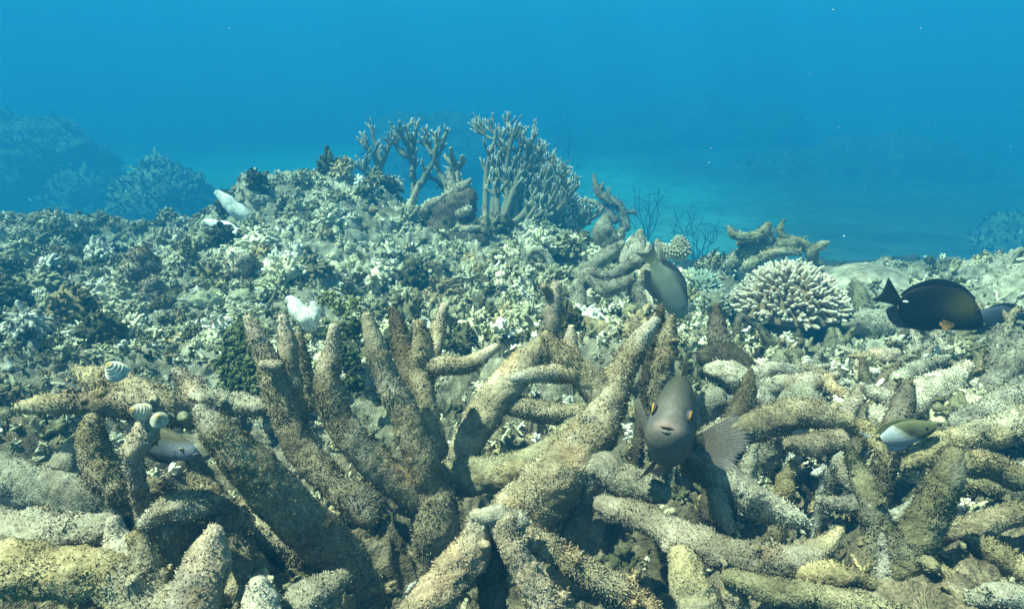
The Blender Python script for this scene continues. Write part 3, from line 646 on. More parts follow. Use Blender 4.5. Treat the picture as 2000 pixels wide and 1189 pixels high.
SP_ = [  # small dark or bright spikes and pegs in the rubble, each described by what is next to it
 ('coral_spike', 'thin dark spike standing right of the pale grooved log', 'dark', [(1684,700,1.15,7),(1688,725,1.15,11),(1692,760,1.15,14)]),
 ('coral_spike', 'dark leaning spike between the knobby lump and the sunlit ridge', 'dark', [(1757,706,1.15,6),(1742,725,1.15,10),(1722,750,1.15,14)]),
 ('coral_peg', 'tiny white cone poking up below the pale grooved log', 'white', [(1566,782,1.0,4),(1563,795,1.0,8),(1560,812,1.0,11)]),
 ('coral_peg', 'small white upright peg right of the tiny white cone', 'white', [(1590,770,1.02,5),(1586,785,1.02,7),(1578,806,1.02,8)]),
 ('coral_peg', 'small white peg lying flat beside the upright one', 'white', [(1618,790,1.02,5),(1600,792,1.02,6),(1582,802,1.02,6)]),
 ('coral_peg', 'white knob on the far end of the pale grooved log', 'white', [(1576,698,1.25,6),(1574,710,1.25,8),(1572,722,1.25,8)]),
 ('coral_spike', 'steep speckled coral prong below the thin dark spike', 'pink', [(1680,755,1.02,7),(1672,780,1.02,13),(1655,815,1.02,17)]),
 ('coral_spike', 'mottled coral prong slanting down right from the speckled one', 'pale', [(1682,752,1.04,9),(1705,768,1.04,14),(1735,790,1.03,16)]),
 ('coral_peg', 'yellowish peg lit at its tip in the hollow under the orange limb', 'gold', [(1548,905,.86,12),(1535,935,.86,17),(1530,970,.86,20)]),
 ('coral_peg', 'short pale peg slanting down right above the lower right hollow', 'pale', [(1672,965,.80,9),(1655,940,.80,14),(1640,905,.82,16)]),
 ('coral_peg', 'grey twig lying level in the lower right rubble', 'grey', [(1600,975,.78,12),(1640,985,.78,16),(1690,1000,.78,18)]),
 ('coral_peg', 'pale blue-grey slab half buried left of the shaded finger with a hollow tip', 'grey', [(1735,1010,.74,14),(1770,1005,.74,22),(1810,1000,.74,22)]),
 ('coral_peg', 'bright pebble of coral left of the lower right hollow', 'white', [(1588,925,.84,7),(1598,925,.84,10),(1608,930,.84,8)]),
 ('coral_peg', 'white coral chip right of the thin dark spike', 'white', [(1700,726,1.2,6),(1708,727,1.2,8),(1716,730,1.2,7)]),
 ('coral_spike', 'pale slanted wedge of coral right of the dark blocky stump', 'grey', [(1630,820,.95,8),(1600,800,.96,22),(1545,790,1.0,30)]),
 ('coral_peg', 'golden coral stub below the two-tone fish tail', 'gold', [(1775,905,.85,16),(1800,890,.85,24),(1840,880,.86,24)]),
]
for nm, lb, pl, pts in SP_:
    colony(nm, lb, 'coral', pts[-1][:3], [pts], mat=M_DEAD, pal=pl, fz=.35, bias=.05)

# smooth dome and the far bushes ------------------------------------------------
def heap(name, label, cat, c, rx, ry, rz, pal, mat, disp=.12, fz=0, n=90, freq=1.0, kind=None, group=None, flen=1.0, bias=0.0):
    """rugged dome standing on the sea bed: c world centre of its foot"""
    _seed[0] += 1; s = _seed[0]; g = np.random.default_rng(s)
    th = np.linspace(0, 2*math.pi, n, endpoint=False); ph = np.linspace(.02, math.pi*.62, n//2)
    T, H = np.meshgrid(th, ph); N = np.stack((np.sin(H)*np.cos(T), np.sin(H)*np.sin(T), np.cos(H)), -1).reshape(-1, 3)
    r0 = (rx+ry+rz)/3
    V = N*np.array((rx, ry, rz)); q = V/r0*freq
    if disp: V = V+N*(disp*r0*(fbm(q*1.6+s, 3, s)*1.2+ridged(q*4.0+s, 3, s+3)*.55))[:, None]
    V = V+np.asarray(c)[None]
    nr = n//2; i = np.arange(nr-1)[:, None]*n; j = np.arange(n)[None, :]; j2 = (j+1) % n
    F = np.stack((i+j, i+n+j, i+n+j2, i+j2), -1).reshape(-1, 4)
    mb = MB(); cf = palfn(pal, bias-.08); mb.add(V, F, cf(V, g)); mb.add(V[:1]*0+V[:n].mean(0), np.zeros((0, 3), int), cf(V[:1], g))
    if fz:
        dist = max(1, np.linalg.norm(c)); px = dist/632.0
        fuzz(mb, V, N, nr, n, fz, px*5*flen, px*1.6, palfn(pal, bias+.1), s, lift=.6)
    o = mb.build(name, mat, None, tuple(c)); return tag(o, label, cat, group, kind)
def at(px, py, d, z=None):
    return P(px, py, d)
heap('coral_dome', 'smooth pale tan coral dome behind the right side of the table coral', 'coral', P(1692,580,2.5), .21, .2, .125, 'pale', M_LIVE, disp=.035, bias=-.12)
heap('coral_knoll', 'small greenish coral head peeping over the left end of the tan dome', 'coral', P(1620,545,2.7), .07, .06, .055, 'grey', M_DEAD, disp=.12, bias=.1)
heap('coral_bush', 'round dim coral bush on the sand left of the rubble mound', 'coral', P(330,432,9.66), 0.71, 0.63, 0.71, 'olive', M_FAR, disp=.3, fz=9000, n=120, flen=1.6)
heap('reef_outcrop', 'large hazy reef outcrop at the far left edge', 'reef', P(40,420,13.44), 1.99, 1.47, 1.81, 'olive', M_FAR, disp=.3, fz=4000, n=130)
heap('reef_outcrop', 'low hazy outcrop sloping down from the large far left one', 'reef', P(165,430,12.60), 0.88, 0.84, 0.88, 'olive', M_FAR, disp=.3, fz=2000, n=110)
heap('reef_outcrop', 'very faint reef mass far behind the staghorn skyline', 'reef', P(850,380,17.22), 2.42, 1.68, 1.99, 'dark', M_FAR, disp=.25, fz=2000, n=110)
heap('reef_outcrop', 'broad dark reef mass in the haze right of centre', 'reef', P(1690,490,18.5), 4.3, 2.2, 2.9, 'dark', M_FAR, disp=.25, fz=3000, n=130)
heap('reef_outcrop', 'long faint reef wall in the far haze above the table coral', 'reef', P(1330,330,24.15), 5.46, 1.68, 2.31, 'dark', M_FAR, disp=.25, fz=1500, n=110)
heap('reef_outcrop', 'hazy reef slope at the far right edge', 'reef', P(1990,530,10.08), 0.88, 1.05, 0.71, 'olive', M_FAR, disp=.3, fz=2500, n=110)
heap('reef_outcrop', 'dim reef bank far away in the upper left haze', 'reef', P(520,300,27.30), 7.56, 1.68, 1.99, 'dark', M_FAR, disp=.25, fz=1500, n=110)
heap('coral_bush', 'small dark bushy coral left of the table coral', 'coral', P(1395,535,2.9), .075, .07, .07, 'olive', M_FAR, disp=.25, fz=2500, n=80, flen=1.2)

# fingered corals ------------------------------------------------------------------
def finger_dome(mb, c, rx, ry, rz, count, flen, fr, cbase, ctip, tilt=78, seed=1, seg=8, spread=1.0):
    """dome of many short upright fingers (table or corymbose coral)"""
    g = np.random.default_rng(seed)
    for k in range(count):
        rho = math.sqrt((k+.5)/count); a = k*2.39996+g.normal()*.12
        t = R(tilt)*rho**1.15
        root = np.array((rx*rho*math.cos(a), ry*rho*math.sin(a), rz*(1-rho**2.2)))+g.normal(size=3)*fr*.7
        d = unit(np.array((math.sin(t)*math.cos(a)*spread, math.sin(t)*math.sin(a)*spread, math.cos(t)))+g.normal(size=3)*.13)
        if g.random() < .07: continue
        L = flen*(.6+.75*g.random())*(1+.25*float(vnoise((root*22)[None]+seed, 5)[0])); r = fr*(.8+.4*g.random())
        p0 = c+root-d*L*.5; p1 = c+root+d*L
        bend = g.normal(size=3)*L*.08
        pts = np.array([[*p1, r*.62], [*(p0*.35+p1*.65+bend), r*.95], [*(p0*.7+p1*.3+bend*.5), r], [*p0, r*.9]])
        V, F, N, u, nn, sg = tube_surface(pts, seg, L/5, .16, seed=seed+k, cap1=False)
        h = np.clip(np.linalg.norm(V-p1, axis=1)/(L*1.2), 0, 1)**.55
        col = mixc(np.array(ctip)*(0.85+.25*g.random()), np.array(cbase)*(.8+.4*g.random()), h)
        mb.add(V, F, col)
        if g.random() < .45:       # a side nub
            m = p0*.45+p1*.55; d2 = unit(d+unit(g.normal(size=3))*1.0)
            pts = np.array([[*(m+d2*L*.5), r*.5], [*(m+d2*L*.25), r*.75], [*m, r*.8]])
            V, F, N, u, nn, sg = tube_surface(pts, 6, L/5, .1, seed=seed+k, cap1=False); mb.add(V, F, col.mean(0)*1.12)
def table_coral():
    c = P(1540,600,2.0)
    t = empty('table_coral', c-np.array((0, 0, .12)), 'domed table coral of white-tipped fingers overhanging a dark shadow', 'coral')
    base = np.array(t.location)
    mb = MB(); finger_dome(mb, c, .165, .155, .125, 560, .021, .0062, (.30, .22, .12), (.68, .64, .55), tilt=74, seed=5, spread=1.1)
    mb.build('fingers', M_LIVE, t, base)
    n = 60; ph = np.linspace(.02, math.pi-.02, 26); th = np.linspace(0, 2*math.pi, n, endpoint=False); T, H = np.meshgrid(th, ph)
    rr = np.sin(H)**.8
    rr = np.sin(H)
    V = np.stack((rr*np.cos(T)*.160, rr*np.sin(T)*.150, np.where(np.cos(H) > 0, .120*(1-rr**2.2)-.006, -.006+np.cos(H)*.02)), -1).reshape(-1, 3)
    V += unit(V)*(fbm(V*40, 2, 4)*.008)[:, None]
    i = np.arange(25)[:, None]*n; j = np.arange(n)[None, :]; j2 = (j+1) % n
    F = np.stack((i+j, i+n+j, i+n+j2, i+j2), -1).reshape(-1, 4)
    m2 = MB(); m2.add(V+c, F, np.array((.16, .12, .07))); m2.build('plate', M_LIVE, t, base)
    m3 = MB(); q = np.array([[*(c+np.array((0, 0, 0))), .06], [*(c+np.array((.01, 0, -.06))), .045], [*(c+np.array((0, .01, -.16))), .06]])
    V, F, N, u, nn, sg = tube_surface(q, 24, .01, .3, seed=3); m3.add(V, F, palfn('dark', .1)(V, rng)); m3.build('stalk', M_DEAD, t, base)
table_coral()
def small_finger(name, label, c, rx, rz, count, flen, fr, cb, ct, seed, base=.06):
    t = empty(name, c-np.array((0, 0, rz)), label, 'coral'); b = np.array(t.location)
    mb = MB(); finger_dome(mb, c, rx, rx, rz, count, flen, fr, cb, ct, tilt=75, seed=seed, seg=6); mb.build('fingers', M_LIVE, t, b)
    q = np.array([[*(c+np.array((0, 0, rz*.5))), rx*.6], [*(c-np.array((0, 0, base))), rx*.7], [*(c-np.array((0, 0, base*2))), rx*.6]])
    m = MB(); V, F, N, u, nn, sg = tube_surface(q, 20, .01, .25, seed=seed); m.add(V, F, np.array(cb)*.8); m.build('base', M_LIVE, t, b)
small_finger('finger_coral', 'small turquoise-grey finger coral between the pale fish and the table coral', P(1365,562,2.5), .085, .05, 110, .022, .0045, (.22,.26,.2), (.45,.52,.45), 31)
small_finger('finger_coral', 'low crusty finger coral right beside the nose of the pale fish', P(1395,600,2.1), .06, .04, 70, .018, .005, (.2,.2,.13), (.5,.5,.42), 37)
def knob_coral():
    lab = 'pale knobbly coral club ending in a round ball on the skyline'
    pts = px_pts([(1326,476,2.1,15),(1331,492,2.1,16),(1305,490,2.1,12),(1286,488,2.12,11),(1276,512,2.14,10)])
    mb = MB(); g = np.random.default_rng(3)
    V, F, N, u, nn, sg = tube_surface(pts, 26, .006, .1, seed=9); mb.add(V, F, np.array((.30, .27, .18)))
    idx = g.permutation(len(V))
    keep = []
    for i in idx:
        if all(np.linalg.norm(V[i]-V[j]) > .0075 for j in keep): keep.append(i)
    for i in keep:
        q = np.array([[*(V[i]+N[i]*.0045), .0022], [*(V[i]+N[i]*.002), .0034], [*(V[i]-N[i]*.002), .0036]])
        v, f, n_, u, a, b = tube_surface(q, 7, .003, .05, seed=i, cap1=False); mb.add(v, f, np.array((.56, .52, .40)))
    b = pts[-1, :3]; tag(mb.build('knob_coral', M_LIVE, None, b), lab, 'coral')
knob_coral()

# staghorn thickets on the skyline -----------------------------------------------------
def fan(n, g):   # crown of branches leaning right
    out = []
    for k in range(n):
        t = (k+g.random())/n; tx = 1000+165*t+g.normal()*6; ty = 255+165*t**1.25+g.normal()*8
        bx = 975+50*t+g.normal()*8; by = 462+18*t; m1 = (tx*.62+bx*.38-8, ty*.62+by*.38+10+14*t); m2 = (tx*.28+bx*.72, ty*.28+by*.72+12)
        out.append([(tx, ty, 2.2), (tx*.85+m1[0]*.15, ty*.85+m1[1]*.15, 4.5), (*m1, 6.5), (*m2, 8), (bx, by, 9)])
    return out
def staghorn(name, label, base, mains, twigs=5, tl=30, seed=1, cb=(.18,.165,.105), ct=(.62,.63,.58), cmid=(.25,.235,.165), mat=None, up=.6):
    bs = P(*base); t = empty(name, bs, label, 'coral'); g = np.random.default_rng(seed)
    for m in mains:
        dz = g.normal()*.12
        pts = px_pts([(a, b, base[2]+dz*(1-k/(len(m)-1)), r*.78) for k, (a, b, r) in enumerate(m)])      # tip first
        pts[1:-1, :3] += g.normal(size=(len(m)-2, 3))*np.array((1, 1, .4))*base[2]*.0035
        mb = MB()
        def tube(p4, root_level):
            V, F, N, u, nn, sg = tube_surface(p4, 9 if root_level else 7, .02 if root_level else .014, .12, seed=int(g.integers(1e6)), cap1=root_level)
            h = np.clip(np.linalg.norm(V-p4[0, :3], axis=1)/(.05 if root_level else .035), 0, 1)
            col = np.where((h < .45)[:, None], mixc(ct, cmid, h/.45), mixc(cmid, cb, (h-.45)/.55)); mb.add(V, F, col)
        tube(pts, True)
        c = catmull(pts, 40); dirs = -np.gradient(c[:, :3], axis=0); L = tl*base[2]/FPX
        def twig(k, scale, lvl, p=None, d0=None, r0=None):
            p = c[k, :3] if p is None else p; d0 = unit(dirs[k]) if d0 is None else d0; r0 = c[k, 3] if r0 is None else r0
            d = unit(d0+unit(g.normal(size=3))*(1.25 if lvl == 0 else .9)*np.array((1, .6, 1))+np.array((0, 0, up)))
            l = L*scale*(.6+.7*g.random()); r = min(r0*.8, .0075*base[2]/3.4*1.3)
            d2 = unit(d+d0*.4+np.array((0, 0, .3))); e = p+d*l*.5+d2*l*.5
            tube(np.array([[*e, r*.45], [*(p+d*l*.5), r*.8], [*p, r]]), False)
            if lvl < 1:
                for _ in range(g.integers(1, 4)): twig(0, scale*.5, lvl+1, p+d*l*(.45+.4*g.random()), unit(e-p), r*.85)
        nt_ = max(2, int(twigs*(.7+.6*g.random())))
        for q in range(nt_):
            k = int(np.clip(g.random()**1.2*28, 0, 30)); twig(k, (.5+.5*k/30), 0)
        mb.build('branch', mat or M_LIVE, t, bs)
    return t
staghorn('staghorn_coral', 'dense olive staghorn thicket fanning right across the skyline', (985,480,3.5), [
 [(990,238,2.5),(987,275,6),(978,325,8),(965,385,9),(962,455,11)],
 [(947,232,2),(955,262,4),(958,300,5),(950,350,7),(944,410,8),(945,460,9)],
 [(930,255,2),(948,263,3),(962,272,4)],
 [(1040,256,2.5),(1030,290,6),(1018,330,8),(1000,380,10),(975,440,11)],
 [(1058,292,2.5),(1045,335,6),(1030,365,8),(1000,405,10),(970,440,10)],
 [(1080,328,2.5),(1065,360,6),(1045,390,8),(1010,425,10),(980,450,10)],
 [(1108,362,2.5),(1085,390,6),(1055,415,8),(1020,450,9),(990,475,9)],
 [(1132,384,2.5),(1105,410,6),(1070,435,8),(1035,460,9),(1000,485,9)],
 [(1155,418,2.5),(1125,432,5),(1090,448,7),(1050,468,8),(1010,488,8)],
 [(1150,432,2.5),(1120,444,5),(1080,455,6),(1040,475,8)],
 [(1100,350,2.5),(1095,380,5),(1075,420,7),(1050,460,8)],
 [(1115,480,5),(1085,470,7),(1050,468,8),(1015,480,8)],
 [(1128,402,3),(1112,430,6),(1095,455,7),(1070,478,8)],
]+fan(22, np.random.default_rng(3)), twigs=18, tl=40, seed=11)
staghorn('staghorn_coral', 'thin staghorn coral farthest left on the skyline with forked tips', (745,400,3.9), [
 [(722,243,2.5),(727,280,5),(738,310,7),(745,345,8),(746,395,8)],
 [(703,258,2.5),(718,285,4),(735,308,6),(745,340,7)],
 [(698,320,2),(715,327,4),(728,340,5),(732,365,6),(730,395,6)],
 [(716,300,2.5),(722,330,5),(728,360,5)],
 [(765,395,5),(752,378,6),(746,350,6)],
 [(768,270,2.5),(755,300,5),(745,325,6)],
 [(775,360,2.5),(768,380,4),(755,400,6)],
], twigs=8, tl=30, seed=12)
staghorn('staghorn_coral', 'tall forked staghorn coral second from left on the skyline', (805,400,3.8), [
 [(805,232,2.5),(807,262,5),(803,295,7),(806,330,8),(808,370,9),(806,410,9)],
 [(770,248,2.5),(783,262,5),(793,285,6),(800,305,7)],
 [(815,240,2.5),(812,270,5),(806,300,6)],
 [(762,268,2.5),(768,282,5),(780,297,7),(790,305,6)],
 [(792,300,4),(795,320,6),(803,345,7)],
], twigs=9, tl=28, seed=13)
staghorn('staghorn_coral', 'leaning staghorn coral with a long bare diagonal limb on the skyline', (820,400,3.7), [
 [(834,245,2.5),(838,270,5),(845,300,6),(852,330,7),(862,365,8),(872,390,8)],
 [(875,250,2.5),(865,280,6),(850,310,7),(835,335,8),(820,355,9),(808,375,8)],
 [(858,256,2.5),(853,285,6),(848,315,6)],
 [(825,268,2.5),(834,285,4),(843,302,5)],
 [(870,372,6),(850,352,6),(835,348,6),(822,360,7)],
], twigs=9, tl=26, seed=14)
staghorn('staghorn_coral', 'stubby staghorn coral between the leaning one and the olive thicket', (890,370,3.4), [
 [(880,290,4),(888,310,7),(890,335,8),(890,370,8)],
 [(903,305,4),(897,318,7),(890,335,7)],
 [(868,305,4),(878,315,6),(888,325,7)],
], twigs=2, tl=14, seed=15, ct=(.3,.28,.2))
# faint thin sea-whip bushes in the haze
def twig_bush(label, base, top, w_, seed, n=9, r=1.3):
    bs = P(*base); g = np.random.default_rng(seed); mb = MB(); d = base[2]
    for k in range(n):
        a = (k/(n-1)-.5)*w_; h = (base[1]-top)*(.6+.4*g.random())
        p = [(base[0]+a*1.0+g.normal()*6, base[1]-h, d+g.normal()*.2, r*.5), (base[0]+a*.75+g.normal()*8, base[1]-h*.6, d+g.normal()*.1, r), (base[0]+a*.4+g.normal()*4, base[1]-h*.3, d, r*1.3), (base[0]+a*.1, base[1], d, r*2)]
        q = px_pts(p); V, F, N, u, nn, sg = tube_surface(q, 5, .05, .1, seed=k); mb.add(V, F, np.array((.05, .045, .03)))
        c = catmull(q, 20)
        for _ in range(5):
            i = int(g.integers(1, 12)); e = c[i, :3]+unit(g.normal(size=3)+np.array((0, 0, 1.3)))*h*.25*d/FPX
            V, F, N, u, nn, sg = tube_surface(np.array([[*e, r*.4*d/FPX], [*((e+c[i, :3])/2), r*.7*d/FPX], [*c[i, :3], r*.8*d/FPX]]), 5, .05, .1, seed=k); mb.add(V, F, np.array((.05, .045, .03)))
    tag(mb.build('sea_whip', M_FAR, None, bs), label, 'coral', 'faint sea whips in the haze')
twig_bush('faint twiggy sea whip bush in the haze right of the knobbly coral ball', (1362,520,9.0), 405, 90, 1, 10, r=.8)
twig_bush('faint tall sea whip bush behind the right side of the staghorn thicket', (1085,420,12.0), 225, 90, 2, 10, r=.8)
twig_bush('faint sea whip bush between the crooked grey antler and the ball coral', (1262,470,10.0), 370, 70, 3, 8, r=.8)

# ------------------------------------------------------------------ rubble: uncountable fragments
def ico(sub):
    bm = bmesh.new(); bmesh.ops.create_icosphere(bm, subdivisions=sub, radius=1.0)
    V = np.array([v.co[:] for v in bm.verts]); F = np.array([[v.index for v in f.verts] for f in bm.faces]); bm.free(); return V, F
def proto_lump(s, sub=3):
    V, F = ico(sub); n = V.copy()
    k = 1+.38*fbm(V*1.6+s*7, 2, s)+.33*ridged(V*3.3+s*3, 2, s+1)
    V = n*k[:, None]*np.array((1, .75, .6)); return V, F
def proto_nub(s):
    """cluster of stubby nubs, like broken cauliflower coral"""
    g = np.random.default_rng(s); Vs = []; Fs = []; n = 0
    for k in range(9):
        d = unit(g.normal(size=3)+np.array((0, 0, .5))); l = .6+.5*g.random(); r = .20+.13*g.random()
        side = unit(g.normal(size=3))*.25
        V, F, N, u, nn, sg = tube_surface(np.array([[*(d*l+side), r*.75], [*(d*l*.6+side*.3), r], [0, 0, 0, r*1.1]]), 8, .17, .3, seed=s*20+k, cap1=False)
        Vs.append(V); Fs.append(F+n); n += len(V)
    return np.concatenate(Vs), np.concatenate(Fs)
def proto_twig(s):
    g = np.random.default_rng(s+50); Vs = []; Fs = []; n = 0
    main = np.array([[1, .1*g.normal(), .1, .10], [.4, .12*g.normal(), .05, .17], [-.3, .1*g.normal(), 0, .19], [-1, 0, 0, .16]])
    lst = [main]
    for k in range(g.integers(1, 4)):
        x = g.random()*1.4-.6; d = unit(np.array((.5, g.normal(), g.normal()))); lst.append(np.array([[*(np.array((x, 0, 0))+d*.6), .09], [*(np.array((x, 0, 0))+d*.3), .12], [x, 0, 0, .13]]))
    for k, m in enumerate(lst):
        V, F, N, u, nn, sg = tube_surface(m, 9, .13, .25, seed=s*9+k); Vs.append(V); Fs.append(F+n); n += len(V)
    return np.concatenate(Vs), np.concatenate(Fs)
def proto_plate(s):
    n = 12; a = np.linspace(-1, 1, n); X, Y = np.meshgrid(a, a); sc = np.maximum(np.abs(X), np.abs(Y))/np.maximum(np.hypot(X, Y), 1e-6)
    X = X*sc; Y = Y*sc; p = np.stack((X.ravel(), Y.ravel(), 0*X.ravel()), 1); z = .35*fbm(p*1.2+s, 2, s)+.12*vnoise(p*4+s, s+1)
    edge = 1+.25*vnoise(p*2.5+s*3, s+4); top = np.stack((p[:, 0]*edge, p[:, 1]*edge, z), 1); bot = top-np.array((0, 0, .14)); bot[:, :2] *= .97
    i = np.arange(n-1)[:, None]*n; j = np.arange(n-1)[None, :]; F = np.stack((i+j, i+j+1, i+n+j+1, i+n+j), -1).reshape(-1, 4)
    m = n*n; Fb = F[:, ::-1]+m; r = []
    for k in range(n-1):
        r += [(k+1, k, k+m, k+1+m), (k*n, (k+1)*n, (k+1)*n+m, k*n+m), ((k+1)*n+n-1, k*n+n-1, k*n+n-1+m, (k+1)*n+n-1+m), ((n-1)*n+k, (n-1)*n+k+1, (n-1)*n+k+1+m, (n-1)*n+k+m)]
    return np.concatenate((top, bot)), np.concatenate((F, Fb, np.array(r)))
def rand_rot(g, tilt=1.0):
    q = g.normal(size=4); q /= np.linalg.norm(q); w_, x, y, z = q
    return np.array([[1-2*(y*y+z*z), 2*(x*y-z*w_), 2*(x*z+y*w_)], [2*(x*y+z*w_), 1-2*(x*x+z*z), 2*(y*z-x*w_)], [2*(x*z-y*w_), 2*(y*z+x*w_), 1-2*(x*x+y*y)]])
CH = [((.64,.60,.43),3.4), ((.42,.40,.26),4), ((.22,.205,.12),3), ((.085,.082,.042),3), ((.82,.79,.66),1.6), ((.34,.27,.15),1.2)]
CHc = np.array([c for c, _ in CH]); CHw = np.array([w_ for _, w_ in CH]); CHw = CHw/CHw.sum()
def scatter(name, kinds, xr, yr, count, smin, smax, seed, dens=None, chw=None, sink=.2):
    g = np.random.default_rng(seed); mb = MB(); made = 0; tries = 0
    chw = CHw if chw is None else np.array(chw)/np.sum(chw)
    xs = g.uniform(*xr, count*6); ys = g.uniform(*yr, count*6)
    keep = g.random(len(xs)) < np.clip((1.0/np.maximum(ys, .4))**1.2, 0, 1)
    if dens is not None: keep &= dens(xs, ys, g)
    keep &= np.hypot((xs-_TC[0])/.21, (ys-_TC[1]+.02)/.17) > 1
    xs = xs[keep][:count]; ys = ys[keep][:count]; zs = ground(xs, ys); p = np.stack((xs, ys, zs), 1); p = p+reef_disp(p)
    patch = fbm(p*5.0, 2, 777)
    for k in range(len(p)):
        V, F = kinds[g.integers(len(kinds))]
        s = smin+(smax-smin)*g.random()**2
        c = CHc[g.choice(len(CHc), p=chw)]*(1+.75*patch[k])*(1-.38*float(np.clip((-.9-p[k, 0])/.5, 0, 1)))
        W = (V*s*(.8+.4*g.random(3)))@rand_rot(g).T+p[k]+np.array((0, 0, s*(.5-sink)))
        col = c[None]*(1+.45*vnoise(W*70, 3)+.2*vnoise(W*200, 4))[:, None]
        if isinstance(F, tuple): mb.add(W, F[0], col); mb.f4.append(F[1]+mb.n-len(W))
        else: mb.add(W, F, col)
    return tag(mb.build(name, M_DEAD), kind='stuff')
def proto_head(s, n_=80):
    """bushy clump of knobbly twiglets"""
    g = np.random.default_rng(s+500); Vs = []; Fs = []; n = 0
    for k in range(n_):
        d = unit(g.normal(size=3)+np.array((0, 0, .35))); l = .75+.35*g.random(); r = .055+.05*g.random(); b = g.normal(size=3)*.16
        V, F, N, u, nn, sg = tube_surface(np.array([[*(d*l+b), r*.8], [*(d*l*.7+b*.5), r*1.1], [*(d*l*.35), r]]), 6, .10, .5, seed=s*50+k, cap1=False); Vs.append(V); Fs.append(F+n); n += len(V)
        d2 = unit(d+g.normal(size=3)*.7); m = d*l*.6+b*.4
        V, F, N, u, nn, sg = tube_surface(np.array([[*(m+d2*.2), r*.7], [*(m+d2*.1), r*.9], [*m, r*.8]]), 5, .08, .4, seed=s*50+k, cap1=False); Vs.append(V); Fs.append(F+n); n += len(V)
    return np.concatenate(Vs), np.concatenate(Fs)
def proto_crust(s):
    """cauliflower-like crusted lump"""
    V, F = ico(4); g = np.random.default_rng(s+900); n = V.copy(); k = 1+.30*fbm(V*1.3+s*5, 2, s)
    cen = unit(g.normal(size=(95, 3))); amp = g.uniform(.10, .34, 95); wd = g.uniform(.09, .17, 95)
    dd = np.arccos(np.clip(n@cen.T, -1, 1)); b = (amp[None]*np.exp(-(dd/wd[None])**4)).max(1)
    k = k+b-.10*np.clip(ridged(n*2.2+s, 2, s+7), 0, 1)+.07*fbm(n*11, 2, s+8)
    return n*k[:, None]*np.array((1, .85, .7)), F
def proto_lace(s, n_=95, core=.62, ln=.36, r0=.075):
    """lumpy core overgrown with short leaning branchlets"""
    g = np.random.default_rng(s+1300); V, F = ico(2); k = 1+.3*fbm(V*1.4+s*3, 2, s); sc = np.array((1, .9, .7)); Vc = V*k[:, None]*core*sc
    Vs = [Vc]; F3 = [F]; F4 = []; n = len(Vc); lean = unit(g.normal(size=3)*np.array((1, 1, .2))+np.array((0, 0, .8)))
    a = np.arange(5); a2 = (a+1) % 5; th = a/5*2*math.pi
    def nub(p, d, L, r):
        nonlocal n
        x = unit(np.cross(d, g.normal(size=3))); y = np.cross(d, x); b = g.normal(size=3)*L*.18
        ring = lambda c, q: c+q*(np.cos(th+g.random())[:, None]*x+np.sin(th)[:, None]*y)*(1+.3*g.normal(size=(5, 1)))
        W = np.concatenate((ring(p, r), ring(p+d*L*.55+b, r*1.05), ring(p+d*L*.92+b, r*.8), [p+d*L*1.08+b])); Vs.append(W)
        F4.append(np.concatenate([np.stack((a+i*5, a2+i*5, a2+i*5+5, a+i*5+5), 1) for i in (0, 1)])+n); F3.append(np.stack((a+10, a2+10, np.full(5, 15)), 1)+n); n += 16
    for _ in range(n_):
        d = unit(g.normal(size=3)); i = int(np.argmax(V@d)); p = Vc[i]*.9; d = unit(d*.7+lean*.6+g.normal(size=3)*.45); L = ln*(.5+.8*g.random()); r = r0*(.7+.7*g.random()); nub(p, d, L, r)
        if g.random() < .6: nub(p+d*L*.5, unit(d+g.normal(size=3)*.9), L*.55, r*.75)
    return np.concatenate(Vs), (np.concatenate(F3), np.concatenate(F4))
LACE = [proto_lace(i) for i in range(9)]; TUFT = [proto_lace(i+40, 20, .5, .6, .15) for i in range(9)]
CRUST = [proto_crust(i) for i in range(5)]
LUMPS = [proto_lump(i, 2) for i in range(5)]; NUBS = [proto_nub(i) for i in range(10)]; TWIGS = [proto_twig(i) for i in range(12)]; PLATES = [proto_plate(i) for i in range(5)]; HEADS = [proto_head(i) for i in range(6)]
lf = lambda x, y, g: (x > -y*.95-.2)
rt = lambda x, y, g: (x < y*1.05+.3)
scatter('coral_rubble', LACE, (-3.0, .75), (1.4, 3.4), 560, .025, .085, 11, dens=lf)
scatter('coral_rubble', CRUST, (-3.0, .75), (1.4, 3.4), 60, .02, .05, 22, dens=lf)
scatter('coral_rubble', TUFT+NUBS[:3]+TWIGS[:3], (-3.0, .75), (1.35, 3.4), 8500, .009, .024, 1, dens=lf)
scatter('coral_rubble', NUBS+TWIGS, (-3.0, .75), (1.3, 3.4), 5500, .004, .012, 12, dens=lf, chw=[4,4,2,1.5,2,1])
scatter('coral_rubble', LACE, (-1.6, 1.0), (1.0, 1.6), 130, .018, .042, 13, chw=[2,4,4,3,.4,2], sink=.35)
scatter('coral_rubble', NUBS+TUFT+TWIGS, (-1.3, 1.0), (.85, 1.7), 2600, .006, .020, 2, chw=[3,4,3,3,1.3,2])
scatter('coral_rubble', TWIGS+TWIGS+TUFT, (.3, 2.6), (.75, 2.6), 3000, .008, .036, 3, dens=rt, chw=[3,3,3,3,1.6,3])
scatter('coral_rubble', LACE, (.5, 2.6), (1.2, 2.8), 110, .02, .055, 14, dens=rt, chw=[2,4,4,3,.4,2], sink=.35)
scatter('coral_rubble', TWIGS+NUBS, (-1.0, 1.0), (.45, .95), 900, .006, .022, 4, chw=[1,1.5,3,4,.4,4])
scatter('coral_rubble', TUFT+TWIGS, (.2, 2.8), (2.4, 3.4), 1100, .012, .035, 5)
